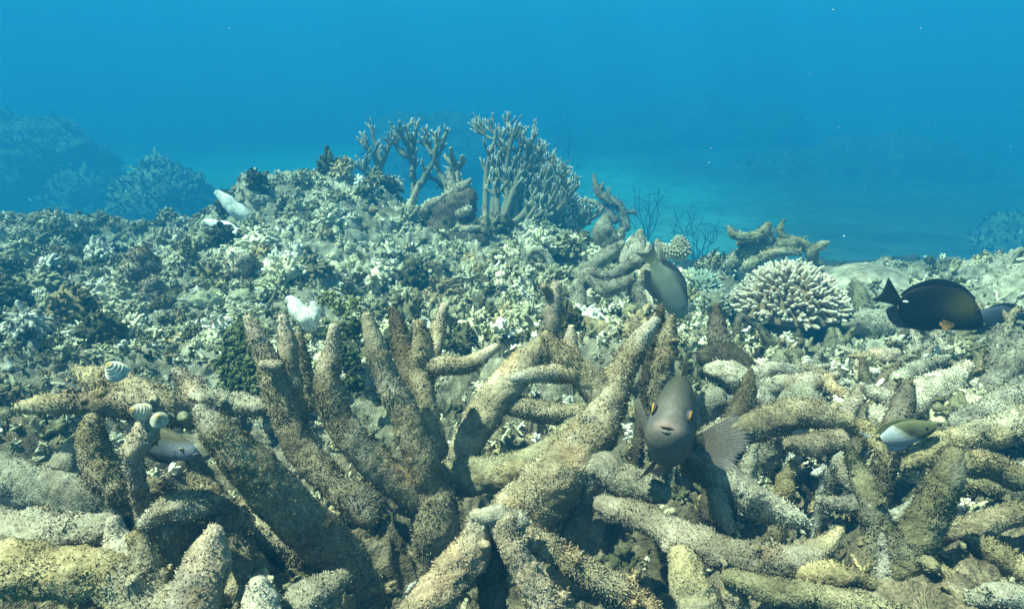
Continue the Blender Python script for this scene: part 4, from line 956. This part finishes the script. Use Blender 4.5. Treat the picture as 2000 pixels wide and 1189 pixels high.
# broken branches lying criss-cross in the right-hand field, each an object of its own
def broken_branches():
    g = np.random.default_rng(91); lab = 'short broken branch of dead coral lying in the tangled rubble field at right'
    n = 0
    while n < 120:
        d = g.uniform(.76, 1.75); px = g.uniform(1330, 2060); x = (px-1000)/FPX*d; y = d*.93
        if px < 1450 and d < 1.0: continue
        L = g.uniform(.04, .10)*(.7+.3*d); r = g.uniform(.0045, .0105)*(.75+.35*d); az = g.normal()*.5+(.35 if g.random() < .7 else 2.4); el = abs(g.normal())*.45+.05
        dr = np.array((math.cos(az)*math.cos(el), math.sin(az)*math.cos(el), math.sin(el))); z = float(ground(x, y)[0])+g.uniform(0, .045)
        p0 = np.array((x, y, z-.01)); b = g.normal(size=3)*L*.12
        q = np.array([[*(p0+dr*L), r*.6], [*(p0+dr*L*.6+b), r*.95], [*(p0+dr*L*.2), r*1.15], [*(p0-dr*L*.3), r*1.2]])
        mb = MB(); pal = ['brown', 'grey', 'pale', 'olive', 'grey', 'dark'][g.integers(6)]; fz = .55
        add_branch(mb, q, pal=pal, fz=fz, bias=g.normal()*.08)
        if g.random() < .6:
            m = p0+dr*L*.45; d2 = unit(dr+unit(g.normal(size=3))+np.array((0, 0, .5))); add_branch(mb, np.array([[*(m+d2*L*.5), r*.55], [*(m+d2*L*.25), r*.8], [*m, r*.9]]), pal=pal, fz=fz)
        tag(mb.build('broken_coral_branch', M_DEAD, None, p0), lab, 'coral', 'broken branches in the right-hand rubble field'); n += 1
broken_branches()
# ------------------------------------------------------------------ fish
def fish_body(stn, n=60, seg=44, ex=2.0, egg=.18, bumps=None, colour=None):
    """stn rows (x, top, bottom, halfwidth), nose first"""
    s = np.array(stn, float); c = catmull(s, n); x, t, b, w_ = c.T
    th = np.linspace(0, 2*math.pi, seg, endpoint=False)
    cs, sn = np.cos(th), np.sin(th)
    cz = np.sign(cs)*np.abs(cs)**(2/ex); sy = np.sign(sn)*np.abs(sn)**(2/ex)
    mid = (t+b)/2; h = (t-b)/2
    Z = mid[:, None]+h[:, None]*cz[None]; Y = np.maximum(w_, 1e-4)[:, None]*sy[None]*(1-egg*cz[None])
    X = np.repeat(x[:, None], seg, 1)
    V = np.stack((X, Y, Z), -1).reshape(-1, 3)
    if bumps is not None: V = bumps(V)
    i = np.arange(n-1)[:, None]*seg; j = np.arange(seg)[None, :]; j2 = (j+1) % seg
    F = np.stack((i+j, i+seg+j, i+seg+j2, i+j2), -1).reshape(-1, 4)
    mb = MB(); mb.add(V, F, colour(V))
    for k, rev in ((0, False), (n-1, True)):      # close the ends
        ctr = V[k*seg:(k+1)*seg].mean(0)[None]; W = np.concatenate((V[k*seg:(k+1)*seg], ctr))
        f = np.stack((np.full(seg, seg), np.arange(seg), (np.arange(seg)+1) % seg), 1); f = f if not rev else f[:, ::-1]
        mb.add(W, f, colour(W))
    return mb
def fin(base, tip, rays=14, th=.0012, c0=(.1,.1,.1), c1=(.2,.2,.2), edge=None, jag=.06, cup=0.0, seed=1, nrm=None):
    """fin between a root line and an outer line, with ribs; a closed thin body"""
    g = np.random.default_rng(seed); nu = rays*4+1; nv = 9
    B = catmull(np.asarray(base, float), nu); T = catmull(np.asarray(tip, float), nu)
    u = np.arange(nu); ray = (np.cos(u/4*2*math.pi)+1)/2
    T = B+(T-B)*(1-jag*(1-ray))[:, None]*(1+jag*.4*np.repeat(g.normal(size=rays+1), 4)[:nu, None])
    v = np.linspace(0, 1, nv); G = B[:, None]*(1-v[None, :, None])+T[:, None]*v[None, :, None]
    if nrm is None:
        nrm = unit(np.cross(B[-1]-B[0]+1e-9, (T-B).mean(0))[None])[0]
    nrm = np.asarray(nrm, float)
    G = G+nrm[None, None]*(cup*(v**2)[None, :, None])
    tk = (th*(.35+.65*ray))[:, None]*(1-.6*v)[None, :]
    A1 = G+nrm*tk[..., None]*.5; A2 = G-nrm*tk[..., None]*.5
    col = mixc(c0, c1, np.repeat(v[None], nu, 0))*(.62+.38*ray)[:, None, None]*1.15
    if edge is not None: col[:, -2:] = np.asarray(edge)
    i = np.arange(nu-1)[:, None]*nv; j = np.arange(nv-1)[None, :]
    F = np.stack((i+j, i+nv+j, i+nv+j+1, i+j+1), -1).reshape(-1, 4); m = nu*nv
    side = []
    for k in range(nu-1): side += [(k*nv+nv-1, (k+1)*nv+nv-1, (k+1)*nv+nv-1+m, k*nv+nv-1+m), ((k+1)*nv, k*nv, k*nv+m, (k+1)*nv+m)]
    for k in range(nv-1): side += [(k, k+1, k+1+m, k+m), ((nu-1)*nv+k+1, (nu-1)*nv+k, (nu-1)*nv+k+m, (nu-1)*nv+k+1+m)]
    mb = MB(); mb.add(np.concatenate((A1.reshape(-1, 3), A2.reshape(-1, 3))), np.concatenate((F, F[:, ::-1]+m, np.array(side))), np.concatenate((col.reshape(-1, 3),)*2))
    return mb
def ball(mb, c, r, col, scale=(1, 1, 1), n=20):
    V, F = ico(3); mb.add(V*r*np.array(scale)+np.array(c), F, col if callable(col) is False else col(V)); return mb
def orient(t, fwd, up):
    f = Vector(fwd).normalized(); u = Vector(up); l = u.cross(f).normalized(); u = f.cross(l)
    t.rotation_euler = Matrix(((f.x, l.x, u.x), (f.y, l.y, u.y), (f.z, l.z, u.z))).to_euler()
def eye(t, c, r, iris=(.75, .30, .02), rim=(.05, .08, .35), side=1, rx=1.0, look=(0, 0)):
    c = np.array(c, float); mb = MB()
    def f(V):
        d = V@unit(np.array((look[0], side, look[1]))[None])[0]; k = np.clip((d-.35)/.12, 0, 1); k2 = np.clip((d-.72)/.08, 0, 1)
        return mixc(mixc(np.array(rim), np.array(iris), k), np.array((.02, .015, .02)), k2)
    V, F = ico(4); mb.add(V*r*np.array((1, .55, 1))+c, F, f(V)); e = mb.build('eye', M_FISH, t)
    m2 = MB(); V, F = ico(3); d = unit(np.array((look[0], side, look[1]))[None])[0]
    m2.add(V*r*np.array((.52, .34, .52))+c+d*r*np.array((1, .55, 1))*.74, F, np.array((0, 0, 0))); m2.build('pupil', M_PUPIL, e)
# grey damselfish, face on
def damsel():
    pos = P(1316, 824, .66); k_ = .82; t = empty('damselfish', pos, 'grey damselfish facing the camera with orange-rimmed eyes and a fan-like fin spread', 'fish')
    to = -pos/np.linalg.norm(pos); orient(t, to+np.array((-.09, 0, .0)), (.03, 0, 1))
    stn = [(.0640, -.0035, -.0095, .0055), (.0625, -.0005, -.0130, .0098), (.0585, .0060, -.0185, .0150), (.0520, .0140, -.0245, .0196), (.0420, .0240, -.0310, .0232),
           (.0280, .0345, -.0370, .0260), (.0100, .0430, -.0415, .0272), (-.012, .0430, -.0400, .0240), (-.034, .0330, -.0310, .0165), (-.052, .0190, -.0180, .0085), (-.064, .0125, -.0120, .0045), (-.070, .0120, -.0115, .0035)]
    stn = [(a, b*1.14+.001, c*1.12, d*.86) for a, b, c, d in stn]
    def bumps(V):
        V = V.copy(); x, y, z = V.T
        # cheeks, eye sockets, gill cover edge
        ch = np.exp(-(((x-.040)/.012)**2+((z+.018)/.012)**2)); V[:, 1] += np.sign(y)*ch*.0022
        so = np.exp(-(((x-.044)/.008)**2+((z-.009)/.008)**2)); V[:, 1] -= np.sign(y)*so*.0010
        ge = np.exp(-((x-(.021-.25*(z+.005)**2*40))/.0016)**2)*(np.abs(z) < .03); V[:, 1] += np.sign(y)*ge*.0009
        V[:, 1:] += (fbm(V*120, 2, 4)*.00035)[:, None]
        return V
    def colr(V):
        x, y, z = V.T; base = np.array((.078, .076, .058)); face = np.array((.115, .106, .092)); back = np.array((.048, .047, .034))
        k = np.clip((x-.02)/.03, 0, 1); c = mixc(base, face, k); kb = np.clip((z-.015)/.025, 0, 1); c = mixc_v(c, back, kb*.6)
        v = vnoise(V*330, 5); c = c*(1+.10*v+.08*vnoise(V*90, 6))[:, None]
        lip = np.exp(-(((x-.062)/.005)**2+((z+.004)/.006)**2)); c = c+lip[:, None]*np.array((.08, .045, .04))
        sub = np.exp(-(((x-.045)/.009)**2+((z+.001)/.004)**2)); c = c+sub[:, None]*np.array((-.01, 0, .035))
        return c
    fish_body(stn, 90, 64, 2.0, .23, bumps, colr).build('body', M_FISH, t)
    mb = MB()                                                        # lips and the dark slit between them
    a = np.linspace(-1, 1, 9)
    def lip(z0, sag, x0, r, w_, col):
        pts = np.array([[x0-.0060*k*k, k*w_, z0-sag*k*k, r*(1-.45*abs(k))] for k in a]); V, F, N, u, nn, sg = tube_surface(pts, 12, .0008, .04, seed=2); mb.add(V, F, col)
    lip(-.0042, .0030, .0652, .0017, .0094, np.array((.19, .13, .105))); lip(-.0092, -.0006, .0640, .0020, .0088, np.array((.13, .115, .10)))
    lipo = mb.build('mouth', M_FISH, t)
    mb = MB(); lip(-.0066, .0016, .0645, .0009, .0086, np.array((.02, .012, .012))); mb.build('mouth_slit', M_FISH, lipo)
    for s_ in (1, -1): eye(t, (.0440, s_*.0172, .0095), .0063, side=s_, look=(.42, .0), iris=(.42, .23, .02), rim=(.07, .065, .09))
    # dorsal fin with spines, then soft part
    top = [(.022, 0, .041), (.0, 0, .048), (-.025, 0, .044), (-.045, 0, .028), (-.062, 0, .0135)]
    tip = [(.014, 0, .056), (-.010, 0, .077), (-.038, 0, .080), (-.066, 0, .060), (-.082, 0, .030)]
    fin(top, tip, 19, .0016, (.09, .085, .06), (.13, .12, .07), None, .17, seed=3, nrm=(0, 1, 0)).build('dorsal_fin', M_VEIL, t)
    fin([(-.015, 0, -.039), (-.035, 0, -.030), (-.06, 0, -.013)], [(-.030, 0, -.060), (-.060, 0, -.058), (-.082, 0, -.030)], 13, .0014, (.06, .06, .05), (.10, .10, .07), None, .1, seed=4, nrm=(0, 1, 0)).build('anal_fin', M_FIN, t)
    fin([(-.066, 0, .012), (-.068, 0, 0), (-.066, 0, -.012)], [(-.108, .010, .040), (-.094, .006, 0), (-.108, .010, -.038)], 16, .0014, (.12, .11, .08), (.30, .24, .10), None, .08, seed=5, nrm=(0, 1, 0)).build('tail_fin', M_VEIL, t)
    # near-side pectoral fin spread like a fan (on the right in the picture)
    m = fin([(.012, .0225, -.010), (.009, .0232, -.016), (.010, .0225, -.024)], [(-.010, .058, .022), (-.012, .076, -.006), (.000, .062, -.038)], 17, .0013, (.09, .07, .04), (.17, .15, .14), None, .12, seed=6)
    m.build('pectoral_fin', M_VEIL, t)
    mb = MB(); ball(mb, (.012, .0215, -.017), .0065, np.array((.02, .018, .022)), (.6, .35, 1.25)); mb.build('fin_spot', M_FISH, t)
    fin([(.012, -.0225, -.008), (.009, -.0232, -.014), (.010, -.0225, -.022)], [(.004, -.040, .018), (-.010, -.047, .010), (-.022, -.034, -.014)], 13, .0013, (.10, .09, .07), (.22, .20, .16), None, .08, seed=7).build('pectoral_fin', M_VEIL, t)
    for s_ in (1, -1):
        fin([(.020, s_*.008, -.036), (.010, s_*.009, -.040), (.002, s_*.008, -.040)], [(.016, s_*.020, -.058), (.0, s_*.024, -.066), (-.020, s_*.016, -.058)], 7, .0013, (.05, .05, .045), (.09, .09, .08), None, .1, seed=8).build('pelvic_fin', M_FIN, t)
def mixc_v(c, b, t): return c*(1-t[:, None])+np.asarray(b)[None]*t[:, None]
damsel()
# dark surgeonfish, side on, heading right
def surgeon():
    pos = P(1822, 598, 1.15); t = empty('surgeonfish', pos, 'black surgeonfish with an orange pectoral fin swimming right above the sunlit ridge', 'fish')
    orient(t, (1, -.12, -.035), (.0, .05, 1)); k = 1.15/FPX
    st = [(98, -24, -34, 4), (94, -16, -39, 8), (84, 2, -42, 13), (70, 20, -44, 16), (50, 34, -45, 17), (20, 42, -46, 17), (-15, 42, -45, 15), (-40, 34, -40, 10), (-55, 22, -26, 6), (-62, 13, -6, 4), (-68, 11, -2, 3)]
    stn = [(a*k, b*k, c*k, d*k) for a, b, c, d in st]
    def colr(V):
        x, y, z = V.T; x = x/k; z = z/k; c = np.tile(np.array((.006, .007, .010))[None], (len(V), 1))
        g1 = np.exp(-(((x-48)/34)**2+((z-4)/26)**2)); c = c+g1[:, None]*np.array((.075, .062, .012))
        return c*(1+.15*vnoise(V*260, 3))[:, None]
    def bumps(V):
        V = V.copy(); x, y, z = V.T; V[:, 1] += np.sign(y)*np.exp(-((x/k-66-.012*(z/k)**2)/2.2)**2)*.0007; return V
    fish_body(stn, 80, 48, 2.1, .05, bumps, colr).build('body', M_FISH, t)
    K = lambda L: [(a*k, b*k, c*k) for a, b, c in L]
    dk = (.006, .007, .010)
    fin(K([(74, 0, 14), (40, 0, 34), (0, 0, 40), (-35, 0, 33), (-57, 0, 15)]), K([(72, 0, 24), (38, 0, 48), (-5, 0, 56), (-45, 0, 40), (-66, 0, 18)]), 24, .0016, dk, (.014, .018, .03), None, .02, nrm=(0, 1, 0)).build('dorsal_fin', M_FIN, t)
    fin(K([(15, 0, -44), (-15, 0, -42), (-40, 0, -36), (-58, 0, -16)]), K([(8, 0, -52), (-25, 0, -50), (-66, 0, -42), (-84, 0, -14), (-68, 0, 0)]), 20, .0016, dk, (.014, .018, .03), None, .02, nrm=(0, 1, 0)).build('anal_fin', M_FIN, t)
    fin(K([(-62, 0, 12), (-64, 0, 6), (-62, 0, -4)]), K([(-92, 3, 52), (-100, 2, 18), (-118, 3, 4)]), 16, .0016, dk, (.012, .014, .02), None, .02, nrm=(0, 1, 0)).build('tail_fin', M_FIN, t)
    mb = MB(); ball(mb, (-52*k, -5*k, 7*k), 6*k, np.array((.85, .86, .84)), (1.3, .35, .4)); mb.build('tail_spine', M_FISH, t)
    fin(K([(40, -16, -28), (38, -16, -34)]), K([(14, -22, -20), (6, -23, -28), (20, -22, -42)]), 10, .0012, (.45, .20, .05), (.55, .30, .09), None, .1, seed=3).build('pectoral_fin', M_FIN, t)
    eye(t, (76*k, -13*k, 2*k), 4.2*k, side=-1, iris=(.05, .05, .05), rim=(.03, .03, .03))
    mb = MB(); V, F, N, u, nn, sg = tube_surface(np.array([[98*k, 3*k, -29*k, 2*k], [100*k, 0, -29*k, 2.6*k], [98*k, -3*k, -29*k, 2*k]]), 10, .001, .03); mb.add(V, F, np.array((.22, .22, .06))); mb.build('mouth', M_FISH, t)
surgeon()
def simple_fish(name, label, px, py, d, L, fwd, up, st, cf, fins, eyep, eyer, seed=1, eyec=((.05, .05, .04), (.04, .05, .06)), extra=None):
    pos = P(px, py, d); t = empty(name, pos, label, 'fish'); orient(t, fwd, up); k = L*d/FPX/100.0
    fish_body([(a*k, b*k, c*k, e*k) for a, b, c, e in st], 60, 40, 2.05, .08, None, lambda V: cf(V/k, V)).build('body', M_FISH, t)
    for nm, B, T, rays, c0, c1, n_ in fins:
        fin([(a*k, b*k, c*k) for a, b, c in B], [(a*k, b*k, c*k) for a, b, c in T], rays, .0014, c0, c1, None, .05, seed=seed, nrm=n_).build(nm, M_FIN, t)
    for s_ in (1, -1): eye(t, (eyep[0]*k, s_*eyep[1]*k, eyep[2]*k), eyer*k, side=s_, iris=eyec[0], rim=eyec[1])
    V, F, N, u, nn, sg = tube_surface(np.array([[(st[0][0]-1)*k, 4*k, (st[0][1]+st[0][2])/2*k, 1.2*k], [(st[0][0]+1)*k, 0, (st[0][1]+st[0][2])/2*k, 1.6*k], [(st[0][0]-1)*k, -4*k, (st[0][1]+st[0][2])/2*k, 1.2*k]]), 8, .001, .03)
    mb = MB(); mb.add(V, F, np.array(cf(V/k, V))*.7); mb.build('mouth', M_FISH, t)
    return t
OV = [(50, 2, -5, 2), (46, 8, -10, 5), (36, 15, -15, 8), (22, 21, -20, 10), (2, 25, -23, 11), (-18, 22, -20, 9), (-34, 13, -13, 5), (-44, 7, -7, 3), (-50, 6, -6, 2)]
up_ = (0, 1, 0)
# pale grey fish diving down to the right
def cfp(q, V):
    x, y, z = q.T; c = mixc((.16, .19, .15), (.26, .30, .27), np.clip((x+20)/60, 0, 1)); kb = np.clip((z-13)/6, 0, 1); c = mixc_v(c, (.07, .09, .09), kb)
    kb = np.clip((-z-11-(x+10)*.05)/6, 0, 1)*np.clip((15-x)/15, 0, 1); return mixc_v(c, (.07, .08, .08), kb)
simple_fish('surgeonfish', 'pale grey fish with dark fin edges diving head down beside the bleached coral posts', 1306, 566, 1.40, 128, (.50, -.10, -.84), (.84, .10, .50), OV, cfp, [
 ('dorsal_fin', [(30, 0, 15), (5, 0, 23), (-20, 0, 19), (-40, 0, 8)], [(26, 0, 20), (2, 0, 29), (-26, 0, 27), (-50, 0, 14)], 16, (.07, .09, .10), (.05, .07, .08), up_),
 ('anal_fin', [(5, 0, -21), (-18, 0, -18), (-38, 0, -9)], [(0, 0, -27), (-25, 0, -29), (-48, 0, -17)], 12, (.06, .07, .08), (.05, .06, .07), up_),
 ('tail_fin', [(-46, 0, 6), (-48, 0, -6)], [(-78, 3, 15), (-68, 0, 0), (-78, 3, -18)], 12, (.20, .22, .12), (.05, .07, .08), up_),
 ('pectoral_fin', [(24, 10, -4), (23, 10, -10)], [(6, 17, -16), (12, 16, -26), (22, 15, -22)], 8, (.30, .33, .28), (.35, .36, .28), None),
 ('pelvic_fin', [(20, 3, -18), (14, 3, -20)], [(8, 6, -30), (0, 6, -27)], 6, (.45, .42, .12), (.42, .40, .14), None),
], (33, 7.2, 5), 2.6, 2)
# two-tone fish
def cft(q, V):
    x, y, z = q.T; s = x+z*.9; c = mixc((.40, .45, .50), (.10, .10, .05), np.clip((s-2)/7, 0, 1)); g1 = np.exp(-(((x-8)/11)**2+((z-4)/9)**2)); c = mixc_v(c, (.03, .035, .035), g1*.85)
    yel = np.exp(-((s-1)/4)**2)*.5; return mixc_v(c, (.33, .30, .08), yel)
simple_fish('two_tone_damselfish', 'small fish with an olive head and bluish-white tail half over the right rubble', 1768, 846, .84, 108, (.86, -.18, .42), (-.42, .1, .90), OV, cft, [
 ('dorsal_fin', [(28, 0, 17), (2, 0, 24), (-22, 0, 19), (-38, 0, 10)], [(22, 0, 23), (-4, 0, 32), (-32, 0, 28), (-48, 0, 16)], 14, (.14, .15, .06), (.16, .17, .08), up_),
 ('anal_fin', [(0, 0, -22), (-20, 0, -18), (-36, 0, -10)], [(-6, 0, -31), (-30, 0, -30), (-46, 0, -16)], 12, (.45, .50, .55), (.42, .47, .53), up_),
 ('tail_fin', [(-46, 0, 6), (-48, 0, -6)], [(-70, 2, 24), (-58, 0, 0), (-72, 2, -26)], 12, (.46, .52, .58), (.42, .48, .55), up_),
 ('pectoral_fin', [(20, 10, -3), (19, 10, -9)], [(2, 15, -6), (4, 15, -18)], 8, (.2, .2, .1), (.3, .3, .2), None),
], (34, 7.4, 5), 3.0, 3)
# second dark fish behind the surgeonfish
def cfd(q, V): return np.tile(np.array((.035, .045, .06))[None], (len(V), 1))*(1+.15*vnoise(V*200, 3))[:, None]
simple_fish('dark_fish', 'dim bluish-black fish facing left at the right edge behind the black surgeonfish', 1945, 622, 1.5, 104, (-.97, -.05, -.08), (-.05, 0, 1), OV, cfd, [
 ('dorsal_fin', [(30, 0, 15), (5, 0, 23), (-20, 0, 19), (-40, 0, 8)], [(26, 0, 20), (0, 0, 30), (-28, 0, 28), (-50, 0, 14)], 14, (.03, .04, .055), (.03, .04, .055), up_),
 ('anal_fin', [(5, 0, -21), (-18, 0, -18), (-38, 0, -9)], [(0, 0, -29), (-25, 0, -32), (-48, 0, -17)], 12, (.03, .04, .055), (.03, .04, .055), up_),
 ('tail_fin', [(-46, 0, 6), (-48, 0, -6)], [(-76, 0, 24), (-62, 0, 0), (-76, 0, -24)], 12, (.03, .04, .055), (.03, .04, .055), up_),
 ('pectoral_fin', [(22, -10, -4), (21, -10, -10)], [(4, -15, -6), (8, -15, -18)], 8, (.06, .07, .07), (.09, .09, .07), None),
], (33, 7.2, 5), 2.6, 4)
# grey-blue fish half hidden behind the shell post
def cfh(q, V):
    x, y, z = q.T; c = mixc((.10, .115, .13), (.25, .27, .32), np.clip((x-5)/25, 0, 1)); kb = np.clip((z-8)/8, 0, 1); c = mixc_v(c, (.10, .095, .06), kb)
    g1 = np.exp(-(((x-24)/2.2)**2))*(z < 2)*(z > -16); return mixc_v(c, (.06, .06, .16), g1*.6)
simple_fish('grey_reef_fish', 'blue-grey fish peering out right behind the shell-topped coral post', 322, 868, .69, 140, (.93, -.22, -.10), (.1, .05, 1), OV, cfh, [
 ('dorsal_fin', [(30, 0, 15), (5, 0, 23), (-20, 0, 19), (-40, 0, 8)], [(24, 0, 19), (-2, 0, 29), (-28, 0, 26), (-50, 0, 14)], 14, (.10, .09, .05), (.12, .11, .06), up_),
 ('anal_fin', [(5, 0, -21), (-18, 0, -18), (-38, 0, -9)], [(0, 0, -32), (-25, 0, -30), (-48, 0, -17)], 12, (.03, .03, .035), (.04, .04, .045), up_),
 ('tail_fin', [(-46, 0, 6), (-48, 0, -6)], [(-72, 0, 22), (-62, 0, 0), (-72, 0, -22)], 12, (.06, .06, .07), (.06, .06, .07), up_),
 ('pelvic_fin', [(16, -4, -19), (8, -4, -22)], [(2, -8, -36), (-14, -8, -33)], 7, (.03, .03, .04), (.04, .04, .05), None),
], (33, 7.6, 5), 3.2, 5, eyec=((.45, .42, .20), (.06, .07, .05)))
# turban shells
def shell(label, px, py, d, rpx, fwd, seed, apex=(.45, .28, .09), body=(.42, .40, .31)):
    pos = P(px, py, d); r = rpx*d/FPX; t = empty('turban_shell', pos, label, 'shell'); orient(t, fwd, (0, .3, 1) if abs(fwd[2]) < .9 else (0, 1, 0))
    n, seg = 90, 40; u = np.linspace(0, 1, n); th = np.linspace(0, 2*math.pi, seg, endpoint=False)
    prof = np.sin(np.clip(u*1.15, 0, 1)*math.pi*.5)**.75*np.where(u > .82, np.cos((u-.82)/.18*math.pi/2)**.6, 1)
    x = r*(1.25-2.3*u); rr = r*prof*(1+.05*np.cos(u*math.pi*2*8))
    U, TH = np.meshgrid(u, th, indexing='ij'); Rr = rr[:, None]*(1+.03*np.cos(TH*1+U*12))
    V = np.stack((np.repeat(x[:, None], seg, 1), Rr*np.cos(TH), Rr*np.sin(TH)), -1).reshape(-1, 3)
    i = np.arange(n-1)[:, None]*seg; j = np.arange(seg)[None, :]; j2 = (j+1) % seg; F = np.stack((i+j, i+seg+j, i+seg+j2, i+j2), -1).reshape(-1, 4)
    st = .5+.5*np.cos(U.ravel()*math.pi*2*8+TH.ravel()); col = mixc(np.array(body), np.array((.38, .35, .24)), st*.6); k = np.clip(1-U.ravel()/.16, 0, 1)
    col = mixc_v(col, apex, np.clip(k*1.8, 0, 1)); col = col*np.clip(1+.8*fbm(V/r*1.7+seed*9, 3, seed), .25, 1.4)[:, None]; mb = MB(); mb.add(V, F, col); mb.build('whorls', M_SHELL, t)
    mb = MB(); ball(mb, (x[-6], 0, -r*.1), r*.55, np.array((.35, .38, .22)), (.35, 1, 1)); mb.build('aperture', M_SHELL, t)
shell('left of two striped turban shells sitting on the bright coral post', 272, 803, .585, 18, (-.3, -.7, .6), 1)
shell('right of two turban shells on the coral post with an orange tip', 311, 818, .58, 16, (.35, -.6, .7), 2)
shell('dim greenish turban shell against the broad slanting branch', 360, 815, .66, 11, (.6, -.6, .2), 3, apex=(.2, .2, .08), body=(.2, .22, .12))
shell('large pale turban shell lying on the ragged knob of the left branch', 224, 722, .74, 20, (-.1, -.5, .85), 4, apex=(.55, .42, .15), body=(.55, .54, .48))
# green calcareous algae bush behind the left finger
def leafy(name, label, pts, mat, cols, size, dens, seed, lump=1.0):
    g = np.random.default_rng(seed); mb = MB(); base = P(*pts[-1][:3])
    for (px, py, d, r) in pts:
        c = P(px, py, d); R_ = r*d/FPX; n = int(dens*(r/20.)**2)
        V0, F0 = ico(2); W = V0*(R_*.72)*(1+.3*vnoise(V0*2+seed, 3))[:, None]+c; mb.add(W, F0, np.array(cols[0])*.8)
        q = unit(g.normal(size=(n, 3)))*(R_*(.75+.35*g.random(n)**.5))[:, None]*(1+.28*g.normal(size=(n, 1)))+c
        for p in q:
            a = unit(g.normal(size=3)+unit(p-c)*.8); b = unit(np.cross(a, g.normal(size=3))); e = np.cross(a, b); s = size*(.3+1.3*g.random()**1.6); e = e*(.5+.7*g.random())
            ang = np.linspace(0, 2*math.pi, 7)[:6]; ring = p+s*(np.cos(ang)[:, None]*b+np.sin(ang)[:, None]*e*.8)
            top = ring+a*s*.22; v = np.concatenate((ring, top, [p-a*s*.1], [p+a*s*.35])); f = []
            for k in range(6): k2 = (k+1) % 6; f += [(k, k2, k2+6), (k, k2+6, k+6), (12, k2, k), (13, k+6, k2+6)]
            mb.add(v, np.array(f), mixc(cols[0], cols[1], g.random()))
    return tag(mb.build(name, mat, None, base), label, 'seaweed')
leafy('green_algae', 'dark green clump of leafy algae behind the leftmost tall finger', [(475,640,1.35,22),(490,670,1.3,26),(465,690,1.3,26),(450,715,1.28,22),(490,720,1.26,28),(460,745,1.25,24),(500,755,1.22,22)], M_LIVE, ((.04,.052,.022),(.12,.135,.05)), .0055, 170, 4)
leafy('green_algae', 'olive leafy algae between the second and third tall fingers', [(650,650,1.37,20),(690,640,1.35,24),(680,700,1.3,24),(690,750,1.28,20)], M_LIVE, ((.04,.05,.022),(.11,.125,.05)), .0055, 150, 5)
leafy('green_algae', 'yellow-green leafy algae tuft on the rubble above the tallest fingers', [(640,585,1.6,15),(665,600,1.55,16),(690,592,1.52,14)], M_LIVE, ((.09,.10,.04),(.27,.27,.12)), .006, 150, 6)
def tuft(label, pts, seed, pal='pale', bias=-.1):
    mb = MB(); q = px_pts(pts)
    for (x, y, z, r) in q:
        V, F = ico(3); N = V.copy(); W = V*r*(.9+.25*vnoise(V*2.2+seed, 3))[:, None]*np.array((1, .9, .8))+np.array((x, y, z))
        g = np.random.default_rng(seed); cf = palfn(pal, bias-.1); mb.add(W, F, cf(W, g)); idx = g.integers(0, len(W), 1500)
        blades(mb, W[idx]+g.normal(size=(1500, 3))*r*.05, N[idx], r*.22, .0028, palfn(pal, bias), g, 1.0)
    tag(mb.build('soft_coral', M_FUZZ, None, q[-1, :3]), label, 'coral')
tuft('fluffy beige soft coral tuft on the left part of the rubble mound', [(275,505,2.0,26),(262,530,1.97,24),(290,520,2.0,24)], 3)
tuft('second fluffy tuft just below and right of the beige one', [(298,560,1.85,22),(280,585,1.82,20),(305,580,1.84,16)], 4)
tuft('pale fluffy patch of soft coral right of the beige tufts', [(478,510,2.1,20),(470,530,2.1,17)], 5, 'pale', .05)
# drifting specks
def specks():
    g = np.random.default_rng(8); mb = MB(); V, F = ico(1)
    for _ in range(170):
        d = g.uniform(.7, 3.0); p = P(g.uniform(0, 2000), g.uniform(0, 900), d); mb.add(V*(.0005+.0007*g.random()**3)*np.array((1, 1, .8))+p, F, np.array((.8, .8, .76)))
    tag(mb.build('drifting_specks', M_LIVE), kind='stuff')
specks()
